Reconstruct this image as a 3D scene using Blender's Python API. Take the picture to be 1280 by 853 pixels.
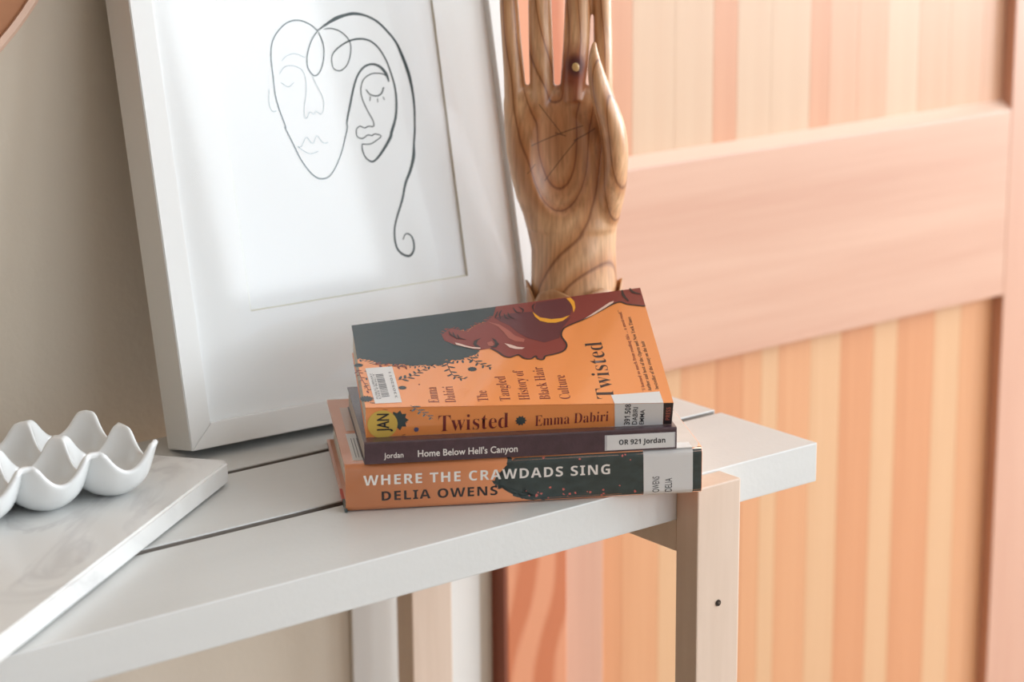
import bpy, bmesh, math, random
from mathutils import Vector, Matrix
random.seed(7)
SC = bpy.context.scene
COL = SC.collection
for o in list(bpy.data.objects):
    bpy.data.objects.remove(o)

# ------------------------------------------------------------------ camera
def view_axes(yaw, pitch, roll):
    cy, sy, cp, sp, cr, sr = math.cos(yaw), math.sin(yaw), math.cos(pitch), math.sin(pitch), math.cos(roll), math.sin(roll)
    f = Vector((sy*cp, cy*cp, -sp)); r = Vector((cy, -sy, 0)); u = r.cross(f)
    return cr*r + sr*u, -sr*r + cr*u, f
cam = bpy.data.cameras.new('camera'); camo = bpy.data.objects.new('camera', cam); COL.objects.link(camo)
cr_, cu_, cf_ = view_axes(0.66564540, 0.25426830, -0.00812203)
M = Matrix((cr_, cu_, -cf_)).transposed().to_4x4()
M.translation = Vector((-1.22207, -1.19312, 0.519217))
camo.matrix_world = M
cam.sensor_width = 36.0; cam.lens = 3000/1280*36
cam.clip_start = 0.05; cam.clip_end = 60
cam.dof.use_dof = True; cam.dof.focus_distance = 1.67; cam.dof.aperture_fstop = 5.6
SC.camera = camo

# ------------------------------------------------------------------ light
W = bpy.data.worlds.new('daylight'); SC.world = W; W.use_nodes = True
W.node_tree.nodes['Background'].inputs[0].default_value = (0.80, 0.88, 1.0, 1)
W.node_tree.nodes['Background'].inputs[1].default_value = 1.0
def window_or_fill_light(name, loc, target, sx, sy, power, col):
    l = bpy.data.lights.new(name, 'AREA'); l.shape = 'RECTANGLE'; l.size = sx; l.size_y = sy
    l.energy = power; l.color = col
    o = bpy.data.objects.new(name, l); COL.objects.link(o); o.location = loc
    o.rotation_euler = (Vector(target)-Vector(loc)).to_track_quat('-Z', 'Y').to_euler()
    return o
window_or_fill_light('window_or_fill_daylight', (1.54, -3.36, 1.12), (1.54, 0, 1.12), 0.40, 0.95, 7.6, (0.88, 0.95, 1.0))
window_or_fill_light('window_or_fill_daylight', (0.40, -3.36, 0.95), (0.40, 0, 0.95), 1.45, 1.35, 14, (0.80, 0.91, 1.0))  # added window light, not seen: evens the light on table front and picture
window_or_fill_light('window_or_fill_daylight', (2.80, -3.36, 0.95), (2.80, 0, 0.95), 0.65, 1.35, 30, (0.84, 0.93, 1.0))
window_or_fill_light('window_or_fill_daylight', (3.16, -1.1, 0.75), (0, -1.1, 0.75), 2.2, 1.7, 106, (0.87, 0.94, 1.0))
SC.view_settings.view_transform = 'Standard'; SC.view_settings.look = 'None'
SC.view_settings.gamma = 1.0; SC.view_settings.use_curve_mapping = False
SC.view_settings.exposure = 0.29
SC.cycles.max_bounces = 8; SC.cycles.diffuse_bounces = 4; SC.cycles.glossy_bounces = 4
SC.cycles.transparent_max_bounces = 12; SC.cycles.sample_clamp_indirect = 4
SC.cycles.caustics_reflective = False; SC.cycles.caustics_refractive = False

# ------------------------------------------------------------------ helpers
def lin(c):
    return tuple(((x/255)/12.92 if x/255 <= 0.04045 else ((x/255+0.055)/1.055)**2.4) for x in c)
MATS = {}
def mat(name, rgb, rough=0.5, coat=0.0, spec=0.5, coat_rough=0.1, bump=None, vary=None):
    """rgb in 0-255; vary=(scale vector, amount, detail) multiplies noise; bump=(scale,strength)"""
    m = bpy.data.materials.new(name); m.use_nodes = True; nt = m.node_tree
    b = nt.nodes['Principled BSDF']; c = lin(rgb)
    b.inputs['Base Color'].default_value = (*c, 1); b.inputs['Roughness'].default_value = rough
    b.inputs['Specular IOR Level'].default_value = spec
    b.inputs['Coat Weight'].default_value = coat; b.inputs['Coat Roughness'].default_value = coat_rough
    tc = nt.nodes.new('ShaderNodeTexCoord')
    if vary:
        mp = nt.nodes.new('ShaderNodeMapping'); mp.inputs['Scale'].default_value = vary[0]
        nz = nt.nodes.new('ShaderNodeTexNoise'); nz.inputs['Scale'].default_value = 1; nz.inputs['Detail'].default_value = vary[2]
        cr = nt.nodes.new('ShaderNodeValToRGB'); a = vary[1]
        cr.color_ramp.elements[0].position = 0.3; cr.color_ramp.elements[1].position = 0.7
        cr.color_ramp.elements[0].color = (*[x*(1-a) for x in c], 1)
        cr.color_ramp.elements[1].color = (*[min(1, x*(1+a)) for x in c], 1)
        L = nt.links; L.new(tc.outputs['Object'], mp.inputs[0]); L.new(mp.outputs[0], nz.inputs[0])
        L.new(nz.outputs[0], cr.inputs[0]); L.new(cr.outputs[0], b.inputs['Base Color'])
    if bump:
        n2 = nt.nodes.new('ShaderNodeTexNoise'); n2.inputs['Scale'].default_value = bump[0]; n2.inputs['Detail'].default_value = 3
        bm_ = nt.nodes.new('ShaderNodeBump'); bm_.inputs['Strength'].default_value = bump[1]; bm_.inputs['Distance'].default_value = 0.001
        nt.links.new(tc.outputs['Object'], n2.inputs[0]); nt.links.new(n2.outputs[0], bm_.inputs['Height'])
        nt.links.new(bm_.outputs[0], b.inputs['Normal'])
    MATS[name] = m
    return m

def grain(name, light, dark, stretch, rough=0.45, coat=0.3, fine=0.25, wave=None, coat_rough=0.25):
    """long-grained wood: noise stretched along the grain plus fine streaks"""
    m = mat(name, light, rough, coat, coat_rough=coat_rough); nt = m.node_tree; L = nt.links
    b = nt.nodes['Principled BSDF']; tc = nt.nodes['Texture Coordinate']
    def nz(sc, det, dist=0.0):
        mp = nt.nodes.new('ShaderNodeMapping'); mp.inputs['Scale'].default_value = sc
        n = nt.nodes.new('ShaderNodeTexNoise'); n.inputs['Scale'].default_value = 1; n.inputs['Detail'].default_value = det
        n.inputs['Distortion'].default_value = dist
        L.new(tc.outputs['Object'], mp.inputs[0]); L.new(mp.outputs[0], n.inputs[0]); return n
    a = nz(stretch, 3, 0.3); f = nz(tuple(s*6 for s in stretch), 2)
    if wave:
        mp = nt.nodes.new('ShaderNodeMapping'); mp.inputs['Scale'].default_value = wave[0]
        wv = nt.nodes.new('ShaderNodeTexWave'); wv.wave_type = 'BANDS'; wv.inputs['Scale'].default_value = 1
        wv.bands_direction = 'X'
        wv.inputs['Distortion'].default_value = wave[1]; wv.inputs['Detail'].default_value = 2; wv.inputs['Detail Scale'].default_value = 0.6
        L.new(tc.outputs['Object'], mp.inputs[0]); L.new(mp.outputs[0], wv.inputs[0])
        a = wv
    mx = nt.nodes.new('ShaderNodeMix'); mx.data_type = 'FLOAT'; mx.inputs[0].default_value = fine
    L.new(a.outputs['Fac' if not wave else 'Fac'], mx.inputs[2]); L.new(f.outputs[0], mx.inputs[3])
    cr = nt.nodes.new('ShaderNodeValToRGB'); e = cr.color_ramp.elements
    e[0].position = 0.32; e[1].position = 0.68; e[0].color = (*lin(dark), 1); e[1].color = (*lin(light), 1)
    L.new(mx.outputs[0], cr.inputs[0]); L.new(cr.outputs[0], b.inputs['Base Color'])
    return m

def link(name, me, m=None, parent=None, smooth=False):
    o = bpy.data.objects.new(name, me); COL.objects.link(o)
    if m is not None and not me.materials: me.materials.append(m)
    if parent is not None: o.parent = parent
    if smooth:
        for p in me.polygons: p.use_smooth = True
    return o
def obj(name, bm, m=None, parent=None, smooth=False):
    bmesh.ops.recalc_face_normals(bm, faces=bm.faces)
    me = bpy.data.meshes.new(name); bm.to_mesh(me); bm.free()
    return link(name, me, m, parent, smooth)
def thing(name, label, cat, loc=(0, 0, 0), rotz=0, group=None):
    o = bpy.data.objects.new(name, None); COL.objects.link(o); o.location = loc; o.rotation_euler = (0, 0, rotz)
    o.empty_display_size = 0.05
    o['label'] = label; o['category'] = cat
    if group: o['group'] = group
    return o
def struct(o, label=None):
    o['kind'] = 'structure'
    if label: o['label'] = label
    return o
def box(bm, lo, hi, bev=0.0, seg=2):
    r = bmesh.ops.create_cube(bm, size=1)
    lo, hi = Vector(lo), Vector(hi)
    for v in r['verts']:
        v.co = Vector([(lo[i]+hi[i])/2 + v.co[i]*(hi[i]-lo[i]) for i in range(3)])
    if bev > 0:
        es = set()
        for v in r['verts']: es.update(v.link_edges)
        bmesh.ops.bevel(bm, geom=list(es), offset=bev, segments=seg, profile=0.6, affect='EDGES')
def boxo(name, lo, hi, m, parent=None, bev=0.0, seg=2, smooth=False):
    """box as an object whose origin is its centre, so the grain differs from piece to piece"""
    c = (Vector(lo)+Vector(hi))/2
    bm = bmesh.new(); box(bm, Vector(lo)-c, Vector(hi)-c, bev, seg)
    o = obj(name, bm, m, parent); o.location = c
    return o
def quad_box(bm, f, u0, u1, w0, w1, t0, t1, nu=1, nw=1):
    """closed block in the (u, w, t) space of mapping f, divided nu x nw"""
    def V(i, j, k): return f(u0+(u1-u0)*i/nu, w0+(w1-w0)*j/nw, t0 if k == 0 else t1)
    g = {(i, j, k): bm.verts.new(V(i, j, k)) for i in range(nu+1) for j in range(nw+1) for k in (0, 1)}
    for i in range(nu):
        for j in range(nw):
            bm.faces.new([g[i, j, 1], g[i+1, j, 1], g[i+1, j+1, 1], g[i, j+1, 1]])
            bm.faces.new([g[i, j, 0], g[i, j+1, 0], g[i+1, j+1, 0], g[i+1, j, 0]])
    for i in range(nu):
        for j in (0, nw):
            bm.faces.new([g[i, j, 0], g[i+1, j, 0], g[i+1, j, 1], g[i, j, 1]])
    for j in range(nw):
        for i in (0, nu):
            bm.faces.new([g[i, j, 0], g[i, j+1, 0], g[i, j+1, 1], g[i, j, 1]])
def print_poly(name, pts, f, m, parent, cell=0.06, off=0.5):
    """flat ink: a polygon in (u, w) cut into cells so it follows the sheet f(u, w, off)"""
    bm = bmesh.new()
    vs = [bm.verts.new((p[0], p[1], 0)) for p in pts]
    fc = bm.faces.new(vs)
    bmesh.ops.triangulate(bm, faces=[fc], ngon_method='EAR_CLIP')
    cut(bm, cell)
    for v in bm.verts: v.co = f(v.co.x, v.co.y, off)
    return obj(name, bm, m, parent)
def cut(bm, cell):
    xs = [v.co.x for v in bm.verts]; ys = [v.co.y for v in bm.verts]
    for ax, a, b in ((0, min(xs), max(xs)), (1, min(ys), max(ys))):
        k = math.floor(a/cell)+1
        while k*cell < b:
            co = [0, 0, 0]; co[ax] = k*cell; no = [0, 0, 0]; no[ax] = 1
            bmesh.ops.bisect_plane(bm, geom=bm.verts[:]+bm.edges[:]+bm.faces[:], plane_co=co, plane_no=no)
            k += 1
def letters(s, style='sans'):
    out = ''
    for ch in s:
        if style == 'serif' and ch.isalpha():
            out += chr((0x1D400 if ch.isupper() else 0x1D41A - 0) + (ord(ch) - (65 if ch.isupper() else 97)))
        elif style == 'serif' and ch.isdigit(): out += chr(0x1D7CE+ord(ch)-48)
        elif style == 'bold' and ch.isalpha():
            out += chr((0x1D5D4 if ch.isupper() else 0x1D5EE) + (ord(ch) - (65 if ch.isupper() else 97)))
        elif style == 'bold' and ch.isdigit(): out += chr(0x1D7EC+ord(ch)-48)
        else: out += ch
    return out
def text_mesh(s, style='sans', weight=0.0, spacing=1.0):
    cu = bpy.data.curves.new('lettering', 'FONT'); cu.body = letters(s, style); cu.offset = weight
    cu.space_character = spacing; cu.resolution_u = 3
    o = bpy.data.objects.new('lettering', cu); COL.objects.link(o)
    bpy.context.view_layer.update()
    me = bpy.data.meshes.new_from_object(o.evaluated_get(bpy.context.evaluated_depsgraph_get()))
    bpy.data.objects.remove(o)
    return me
def print_text(name, s, place, m, parent, style='sans', weight=0.0, spacing=1.0, cell=None):
    """place(x, y): x runs 0..1 along the word, y = 0 baseline .. 1 capital height"""
    me = text_mesh(s, style, weight, spacing)
    bm = bmesh.new(); bm.from_mesh(me); bpy.data.meshes.remove(me)
    bmesh.ops.triangulate(bm, faces=bm.faces)
    x0 = min(v.co.x for v in bm.verts); x1 = max(v.co.x for v in bm.verts)
    for v in bm.verts: v.co.x = (v.co.x-x0)/(x1-x0); v.co.y = v.co.y/0.70
    if cell: cut(bm, cell)
    for v in bm.verts: v.co = place(v.co.x, v.co.y)
    return obj(name, bm, m, parent)

# ------------------------------------------------------------------ materials
wall_m = mat('wall_paint', (218, 206, 189), 0.85, bump=(160, 0.25))
white_m = mat('white_paint', (232, 230, 226), 0.6)
shade_m = mat('far_wall_paint', (222, 220, 216), 0.9)
left_m = mat('left_wall_paint', (126, 106, 86), 0.9)
floor_m = grain('floor_boards', (168, 142, 118), (140, 116, 94), (3, 30, 3), 0.5, 0.2)
plank_m = mat('painted_plank', (216, 217, 215), 0.42, coat=0.25, coat_rough=0.3, bump=(260, 0.12), vary=((4, 40, 40), 0.02, 2))
leg_m = grain('pale_beech', (228, 206, 188), (216, 192, 172), (30, 30, 2.2), 0.5, 0.1)
hole_m = mat('dark_hole', (50, 38, 30), 0.9)
screw_m = mat('screw_metal', (84, 70, 60), 0.4)
door_m = grain('fir_door', (216, 170, 146), (206, 156, 132), (18, 18, 1.0), 0.42, 0.35)
rail_m = grain('fir_rail', (220, 178, 154), (208, 160, 136), (1.2, 18, 26), 0.42, 0.35)
stave_l = grain('fir_stave_light', (216, 184, 154), (210, 174, 144), (40, 40, 1.2), 0.42, 0.35)
stave_m = grain('fir_stave_mid', (218, 170, 138), (210, 160, 128), (40, 40, 1.2), 0.42, 0.35)
stave_d = grain('fir_stave_deep', (216, 160, 126), (206, 148, 114), (40, 40, 1.2), 0.42, 0.35)
low_l = grain('fir_panel_light', (222, 178, 136), (216, 168, 126), (40, 40, 1.2), 0.42, 0.35)  # more orange than upper staves; the difference in reflected haze put into colour
low_m = grain('fir_panel_mid', (222, 164, 120), (214, 152, 108), (40, 40, 1.2), 0.42, 0.35)
low_d = grain('fir_panel_deep', (218, 154, 110), (208, 142, 98), (40, 40, 1.2), 0.42, 0.35)
mould_m = mat('lit_moulding_wood', (232, 200, 180), 0.3, coat=1.0, coat_rough=0.2)  # paler than the rail: the light on the slope is in the colour
gap_shade_m = mat('plank_gap_shade', (136, 128, 120), 0.8)
casing_m = grain('fir_casing', (222, 150, 112), (200, 116, 76), (10, 10, 3), 0.5, 0.2, wave=((7, 7, 5), 11.0))
edge_m = grain('fir_edge', (150, 84, 60), (124, 64, 44), (20, 20, 2), 0.6, 0.0)
disc_m = grain('disc_wood', (176, 116, 72), (150, 92, 54), (8, 8, 30), 0.55, 0.1)
discrim_m = mat('disc_rim_wood', (226, 190, 168), 0.5)
frame_m = mat('frame_white', (236, 236, 234), 0.4, coat=0.2, coat_rough=0.2)
frame_side_m = mat('frame_side_greige', (206, 192, 176), 0.5, bump=(400, 0.1))
mat_m = mat('mat_board', (244, 246, 246), 0.9)
bevel_m = mat('mat_bevel', (214, 212, 198), 0.9)
paper_m = mat('art_paper', (240, 243, 244), 0.9)
ink_m = mat('ink', (38, 58, 62), 0.7)
hazed_ink_m = mat('hazed_ink', (150, 160, 162), 0.8)  # ink greyed to carry the glass reflection's haze in its colour
orange_m = mat('orange_print', (252, 156, 84), 0.40, coat=1.0, coat_rough=0.13)
orange_m.node_tree.nodes['Principled BSDF'].inputs['Coat IOR'].default_value = 1.7
orange2_m = mat('orange_jacket', (250, 162, 110), 0.38, coat=0.8, coat_rough=0.14)
slate_m = mat('slate_print', (50, 66, 70), 0.45, coat=0.5, coat_rough=0.2)
slate2_m = mat('dark_green_jacket', (54, 68, 68), 0.38, coat=0.8, coat_rough=0.14, vary=((90, 90, 160), 0.22, 4))
skin_m = mat('brown_red_print', (138, 56, 50), 0.45, coat=0.5, coat_rough=0.2)
skin2_m = mat('plum_print', (98, 42, 50), 0.45, coat=0.5, coat_rough=0.2)
skin3_m = mat('rose_print', (176, 96, 82), 0.45, coat=0.5, coat_rough=0.2)
black_m = mat('black_print', (44, 34, 36), 0.45, coat=0.5, coat_rough=0.2)
pale_m = mat('pale_print', (236, 204, 190), 0.45, coat=0.5, coat_rough=0.2)
gold_m = mat('gold_print', (246, 172, 48), 0.45, coat=0.5, coat_rough=0.2)
maroon_m = mat('maroon_print', (122, 44, 44), 0.45, coat=0.4, coat_rough=0.2)
label_m = mat('paper_label', (232, 231, 230), 0.55)
tape_m = mat('label_tape', (196, 194, 198), 0.3, coat=0.5)
yellow_m = mat('yellow_sticker', (226, 190, 92), 0.6)
text_m = mat('label_text', (40, 40, 46), 0.6)
grey_text_m = mat('grey_text', (120, 120, 124), 0.6)
plum_m = mat('plum_cover', (78, 58, 66), 0.36, coat=0.6, coat_rough=0.14, bump=(500, 0.2), vary=((160, 160, 160), 0.12, 3))
white_text_m = mat('white_lettering', (244, 238, 232), 0.4, coat=0.5)
red_m = mat('red_flap', (206, 66, 40), 0.5, coat=0.4)
pinkb_m = mat('pink_board_edge', (226, 176, 158), 0.5, coat=0.4)
blush_m = mat('pink_speck', (214, 110, 100), 0.5, coat=0.5)
blue_m = mat('blue_dot', (88, 88, 122), 0.5)
ceramic_m = mat('white_ceramic', (238, 240, 240), 0.22, coat=0.6, coat_rough=0.06)
crumb_m = mat('crumb_red', (104, 38, 40), 0.7)

def page_mat():
    m = mat('page_edges', (228, 218, 202), 0.9); nt = m.node_tree; L = nt.links
    tc = nt.nodes['Texture Coordinate']; mp = nt.nodes.new('ShaderNodeMapping'); mp.inputs['Scale'].default_value = (3, 3, 900)
    n = nt.nodes.new('ShaderNodeTexNoise'); n.inputs['Scale'].default_value = 1
    cr = nt.nodes.new('ShaderNodeValToRGB'); cr.color_ramp.elements[0].color = (*lin((196, 184, 166)), 1); cr.color_ramp.elements[1].color = (*lin((236, 228, 214)), 1)
    cr.color_ramp.elements[0].position = .35; cr.color_ramp.elements[1].position = .65
    L.new(tc.outputs['Object'], mp.inputs[0]); L.new(mp.outputs[0], n.inputs[0]); L.new(n.outputs[0], cr.inputs[0])
    L.new(cr.outputs[0], nt.nodes['Principled BSDF'].inputs['Base Color'])
    return m
pages_m = page_mat()
def marble_mat():
    m = mat('white_marble', (232, 232, 230), 0.35, coat=0.25, coat_rough=0.15); nt = m.node_tree; L = nt.links
    tc = nt.nodes['Texture Coordinate']
    mp = nt.nodes.new('ShaderNodeMapping'); mp.inputs['Scale'].default_value = (6, 16, 14); mp.inputs['Rotation'].default_value = (0, 0, 0.5)
    n = nt.nodes.new('ShaderNodeTexNoise'); n.inputs['Scale'].default_value = 1; n.inputs['Detail'].default_value = 6; n.inputs['Distortion'].default_value = 1.3
    s = nt.nodes.new('ShaderNodeMath'); s.operation = 'SUBTRACT'; s.inputs[1].default_value = 0.5
    ab = nt.nodes.new('ShaderNodeMath'); ab.operation = 'ABSOLUTE'
    n2 = nt.nodes.new('ShaderNodeTexNoise'); n2.inputs['Scale'].default_value = 7
    cr = nt.nodes.new('ShaderNodeValToRGB'); e = cr.color_ramp.elements
    e[0].position = 0.0; e[0].color = (*lin((214, 213, 212)), 1); e[1].position = 0.055; e[1].color = (*lin((233, 233, 231)), 1)
    cr2 = nt.nodes.new('ShaderNodeValToRGB'); cr2.color_ramp.elements[0].position = 0.46; cr2.color_ramp.elements[1].position = 0.62
    mx = nt.nodes.new('ShaderNodeMix'); mx.data_type = 'RGBA'; mx.inputs[6].default_value = (*lin((233, 233, 231)), 1)
    L.new(tc.outputs['Object'], mp.inputs[0]); L.new(mp.outputs[0], n.inputs[0]); L.new(n.outputs[0], s.inputs[0]); L.new(s.outputs[0], ab.inputs[0])
    L.new(ab.outputs[0], cr.inputs[0]); L.new(tc.outputs['Object'], n2.inputs[0]); L.new(n2.outputs[0], cr2.inputs[0])
    L.new(cr2.outputs[0], mx.inputs[0]); L.new(cr.outputs[0], mx.inputs[7]); L.new(mx.outputs[2], nt.nodes['Principled BSDF'].inputs['Base Color'])
    return m
marble_m = marble_mat()
def glass_mat():
    m = bpy.data.materials.new('picture_glass'); m.use_nodes = True; nt = m.node_tree; nt.nodes.clear()
    out = nt.nodes.new('ShaderNodeOutputMaterial'); mx = nt.nodes.new('ShaderNodeMixShader')
    fr_ = nt.nodes.new('ShaderNodeFresnel'); fr_.inputs[0].default_value = 1.52
    tr = nt.nodes.new('ShaderNodeBsdfTransparent'); gl = nt.nodes.new('ShaderNodeBsdfGlossy'); gl.inputs['Roughness'].default_value = 0.05
    L = nt.links; 
    geo = nt.nodes.new('ShaderNodeNewGeometry'); inv = nt.nodes.new('ShaderNodeMath'); inv.operation = 'SUBTRACT'; inv.inputs[0].default_value = 1.0
    mu = nt.nodes.new('ShaderNodeMath'); mu.operation = 'MULTIPLY'; L.new(geo.outputs['Backfacing'], inv.inputs[1]); L.new(inv.outputs[0], mu.inputs[0]); L.new(fr_.outputs[0], mu.inputs[1])
    L.new(mu.outputs[0], mx.inputs[0]); L.new(tr.outputs[0], mx.inputs[1]); L.new(gl.outputs[0], mx.inputs[2]); L.new(mx.outputs[0], out.inputs[0])
    return m
glass_m = glass_mat()

# ------------------------------------------------------------------ room shell
FZ, CZ = -0.72, 1.95
def wallbox(name, lo, hi, m, label=None, bev=0):
    return struct(boxo(name, lo, hi, m, bev=bev), label)
wallbox('floor', (-2.7, -3.6, FZ-0.1), (3.4, 0.6, FZ), floor_m)
wallbox('ceiling', (-2.7, -3.6, CZ), (3.4, 0.6, CZ+0.1), white_m)
wallbox('wall_back', (-2.7, 0.38, FZ), (-0.012, 0.5, CZ), wall_m)
wallbox('wall_back', (1.05, 0.38, FZ), (3.4, 0.5, CZ), wall_m)
wallbox('wall_left', (-2.7, -3.6, FZ), (-2.6, 0.38, CZ), left_m)
# front wall and right wall keep openings for the daylight and for the added front window
for lo, hi in (((-2.6, -3.5, FZ), (-0.37, -3.4, CZ)), ((-0.37, -3.5, FZ), (3.2, -3.4, 0.2)), ((-0.37, -3.5, 1.65), (3.2, -3.4, CZ)), ((1.17, -3.5, 0.2), (1.31, -3.4, 1.65)), ((1.77, -3.5, 0.2), (2.43, -3.4, 1.65))):
    wallbox('wall_front', lo, hi, shade_m)
for lo, hi in (((3.2, -3.4, FZ), (3.3, 0.38, -0.15)), ((3.2, -3.4, 1.65), (3.3, 0.38, CZ)), ((3.2, 0.05, -0.15), (3.3, 0.38, 1.65)), ((3.2, -3.4, -0.15), (3.3, -2.25, 1.65))):
    wallbox('wall_right', lo, hi, shade_m)
def win(name, ax, lo, hi, t=0.04):
    root = bpy.data.objects.new(name, None); COL.objects.link(root); root['kind'] = 'structure'
    (x0, y0, z0), (x1, y1, z1) = lo, hi
    if ax == 'y':
        parts = [((x0, y0, z0), (x0+t, y1, z1)), ((x1-t, y0, z0), (x1, y1, z1)), ((x0, y0, z0), (x1, y1, z0+t)), ((x0, y0, z1-t), (x1, y1, z1))]
    else:
        ym = (y0+y1)/2
        parts = [((x0, y0, z0), (x1, y0+t, z1)), ((x0, y1-t, z0), (x1, y1, z1)), ((x0, y0, z0), (x1, y1, z0+t)), ((x0, y0, z1-t), (x1, y1, z1)), ((x0, ym-t/2, z0), (x1, ym+t/2, z1))]
    for a, b in parts: boxo('window_frame', a, b, white_m, root)
win('window_1', 'y', (1.31, -3.46, 0.2), (1.77, -3.38, 1.65))
win('window_2', 'y', (2.43, -3.46, 0.2), (3.18, -3.38, 1.65))
win('added_window', 'y', (-0.37, -3.46, 0.2), (1.17, -3.38, 1.65))  # frame of the added front window
win('window_3', 'x', (3.18, -2.25, -0.15), (3.26, 0.05, 1.65))
# flat white trim board on the wall below the table
wallbox('trim_1', (-0.163, 0.376, FZ), (-0.028, 0.38, -0.02), white_m, None, 0.001)
wallbox('baseboard_back', (-2.6, 0.368, FZ), (-0.17, 0.38, FZ+0.09), white_m)
# door casing
cas = boxo('trim_2', (-0.009, 0.361, FZ), (0.058, 0.42, CZ), casing_m, bev=0.0015); struct(cas)
e2 = boxo('casing_edge', (-0.012, 0.3615, FZ), (-0.009, 0.42, CZ), edge_m)
e2.parent = cas; e2.matrix_parent_inverse = Matrix.Translation(-cas.location)
wallbox('trim_3', (0.98, 0.361, FZ), (1.05, 0.42, CZ), casing_m)

# ------------------------------------------------------------------ panelled fir door
door = bpy.data.objects.new('door_1', None); COL.objects.link(door); door['kind'] = 'structure'; door.location = (0.5, 0.385, FZ)
def dpart(name, lo, hi, m, bev=0.0015):
    o = boxo(name, lo, hi, m, door, bev); o.location = o.location - door.location
    return o
DT, PX0, PX1 = 1.6, 0.121, 0.6615
dpart('stile', (0.0585, 0.385, FZ+0.006), (PX0, 0.425, DT), door_m)
dpart('stile', (PX1, 0.385, FZ+0.006), (0.78, 0.425, DT), door_m)
dpart('stile', (0.90, 0.385, FZ+0.006), (0.979, 0.425, DT), door_m)
dpart('rail', (PX0, 0.385, -0.061), (PX1, 0.425, 0.1315), rail_m)
bm = bmesh.new()   # sloping moulding on top of the middle rail
a_ = [bm.verts.new((PX0, y, z)) for y, z in ((0.3852, 0.1315), (0.398, 0.1405), (0.398, 0.1315))]; b_ = [bm.verts.new((PX1, v.co.y, v.co.z)) for v in a_]
bm.faces.new(a_); bm.faces.new(b_[::-1])
for i in range(3): bm.faces.new([a_[i], a_[(i+1) % 3], b_[(i+1) % 3], b_[i]])
for v in bm.verts: v.co -= door.location
obj('moulding', bm, mould_m, door)
dpart('rail', (PX0, 0.385, FZ+0.006), (PX1, 0.425, FZ+0.2), rail_m)
dpart('rail', (PX0, 0.385, DT-0.13), (PX1, 0.425, DT), rail_m)
dpart('wide_panel', (0.78, 0.398, FZ+0.006), (0.90, 0.412, DT), stave_m)
lower = [(0.121, 'd'), (0.155, 'm'), (0.20, 'l'), (0.226, 'm'), (0.27, 'd'), (0.305, 'm'), (0.33, 'l'), (0.352, 'm'), (0.396, 'l'), (0.437, 'd'), (0.484, 'l'), (0.518, 'd'), (0.573, 'l'), (0.612, 'm'), (0.640, 'm'), (PX1, None)]
upper = [(0.121, 'd'), (0.165, 'l'), (0.215, 'l'), (0.262, 'd'), (0.292, 'l'), (0.335, 'l'), (0.386, 'd'), (0.412, 'm'), (0.45, 'm'), (0.49, 'l'), (0.535, 'm'), (0.58, 'm'), (0.63, 'm'), (PX1, None)]
SM = {'l': stave_l, 'm': stave_m, 'd': stave_d}
for lst, z0, z1 in ((lower, FZ+0.2, -0.061), (upper, 0.1395, DT-0.13)):
    for (a, k), (b, _) in zip(lst, lst[1:]):
        dpart('stave', (a, 0.398, z0), (b-0.0002, 0.412, z1), (SM if lst is upper else {'l': low_l, 'm': low_m, 'd': low_d})[k], 0.0003)

# ------------------------------------------------------------------ round wooden disc on the wall
disc = thing('wall_disc', 'round brown wooden disc with a pale rim hanging on the beige wall, top left corner', 'wall decoration', (-0.603, 0.3795, 0.462))
def lathe(prof, seg=64):
    bm = bmesh.new(); rings = []
    for r, z in prof:
        rings.append([bm.verts.new((r*math.cos(2*math.pi*i/seg), r*math.sin(2*math.pi*i/seg), z)) for i in range(seg)] if r > 1e-6 else [bm.verts.new((0, 0, z))])
    for a, b in zip(rings, rings[1:]):
        for i in range(seg):
            j = (i+1) % seg
            if len(a) == 1: bm.faces.new([a[0], b[i], b[j]])
            elif len(b) == 1: bm.faces.new([a[i], b[0], a[j]])
            else: bm.faces.new([a[i], a[j], b[j], b[i]])
    return bm
d1 = obj('disc_face', lathe([(0, 0.004), (0.214, 0.004), (0.214, 0.018), (0, 0.018)], 96), disc_m, disc)
d2 = obj('rim', lathe([(0.214, 0.0), (0.2225, 0.0), (0.2225, 0.017), (0.219, 0.0205), (0.214, 0.0205), (0.214, 0.0)], 96), discrim_m, disc)
for o in (d1, d2): o.rotation_euler = (math.pi/2, 0, 0)

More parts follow.
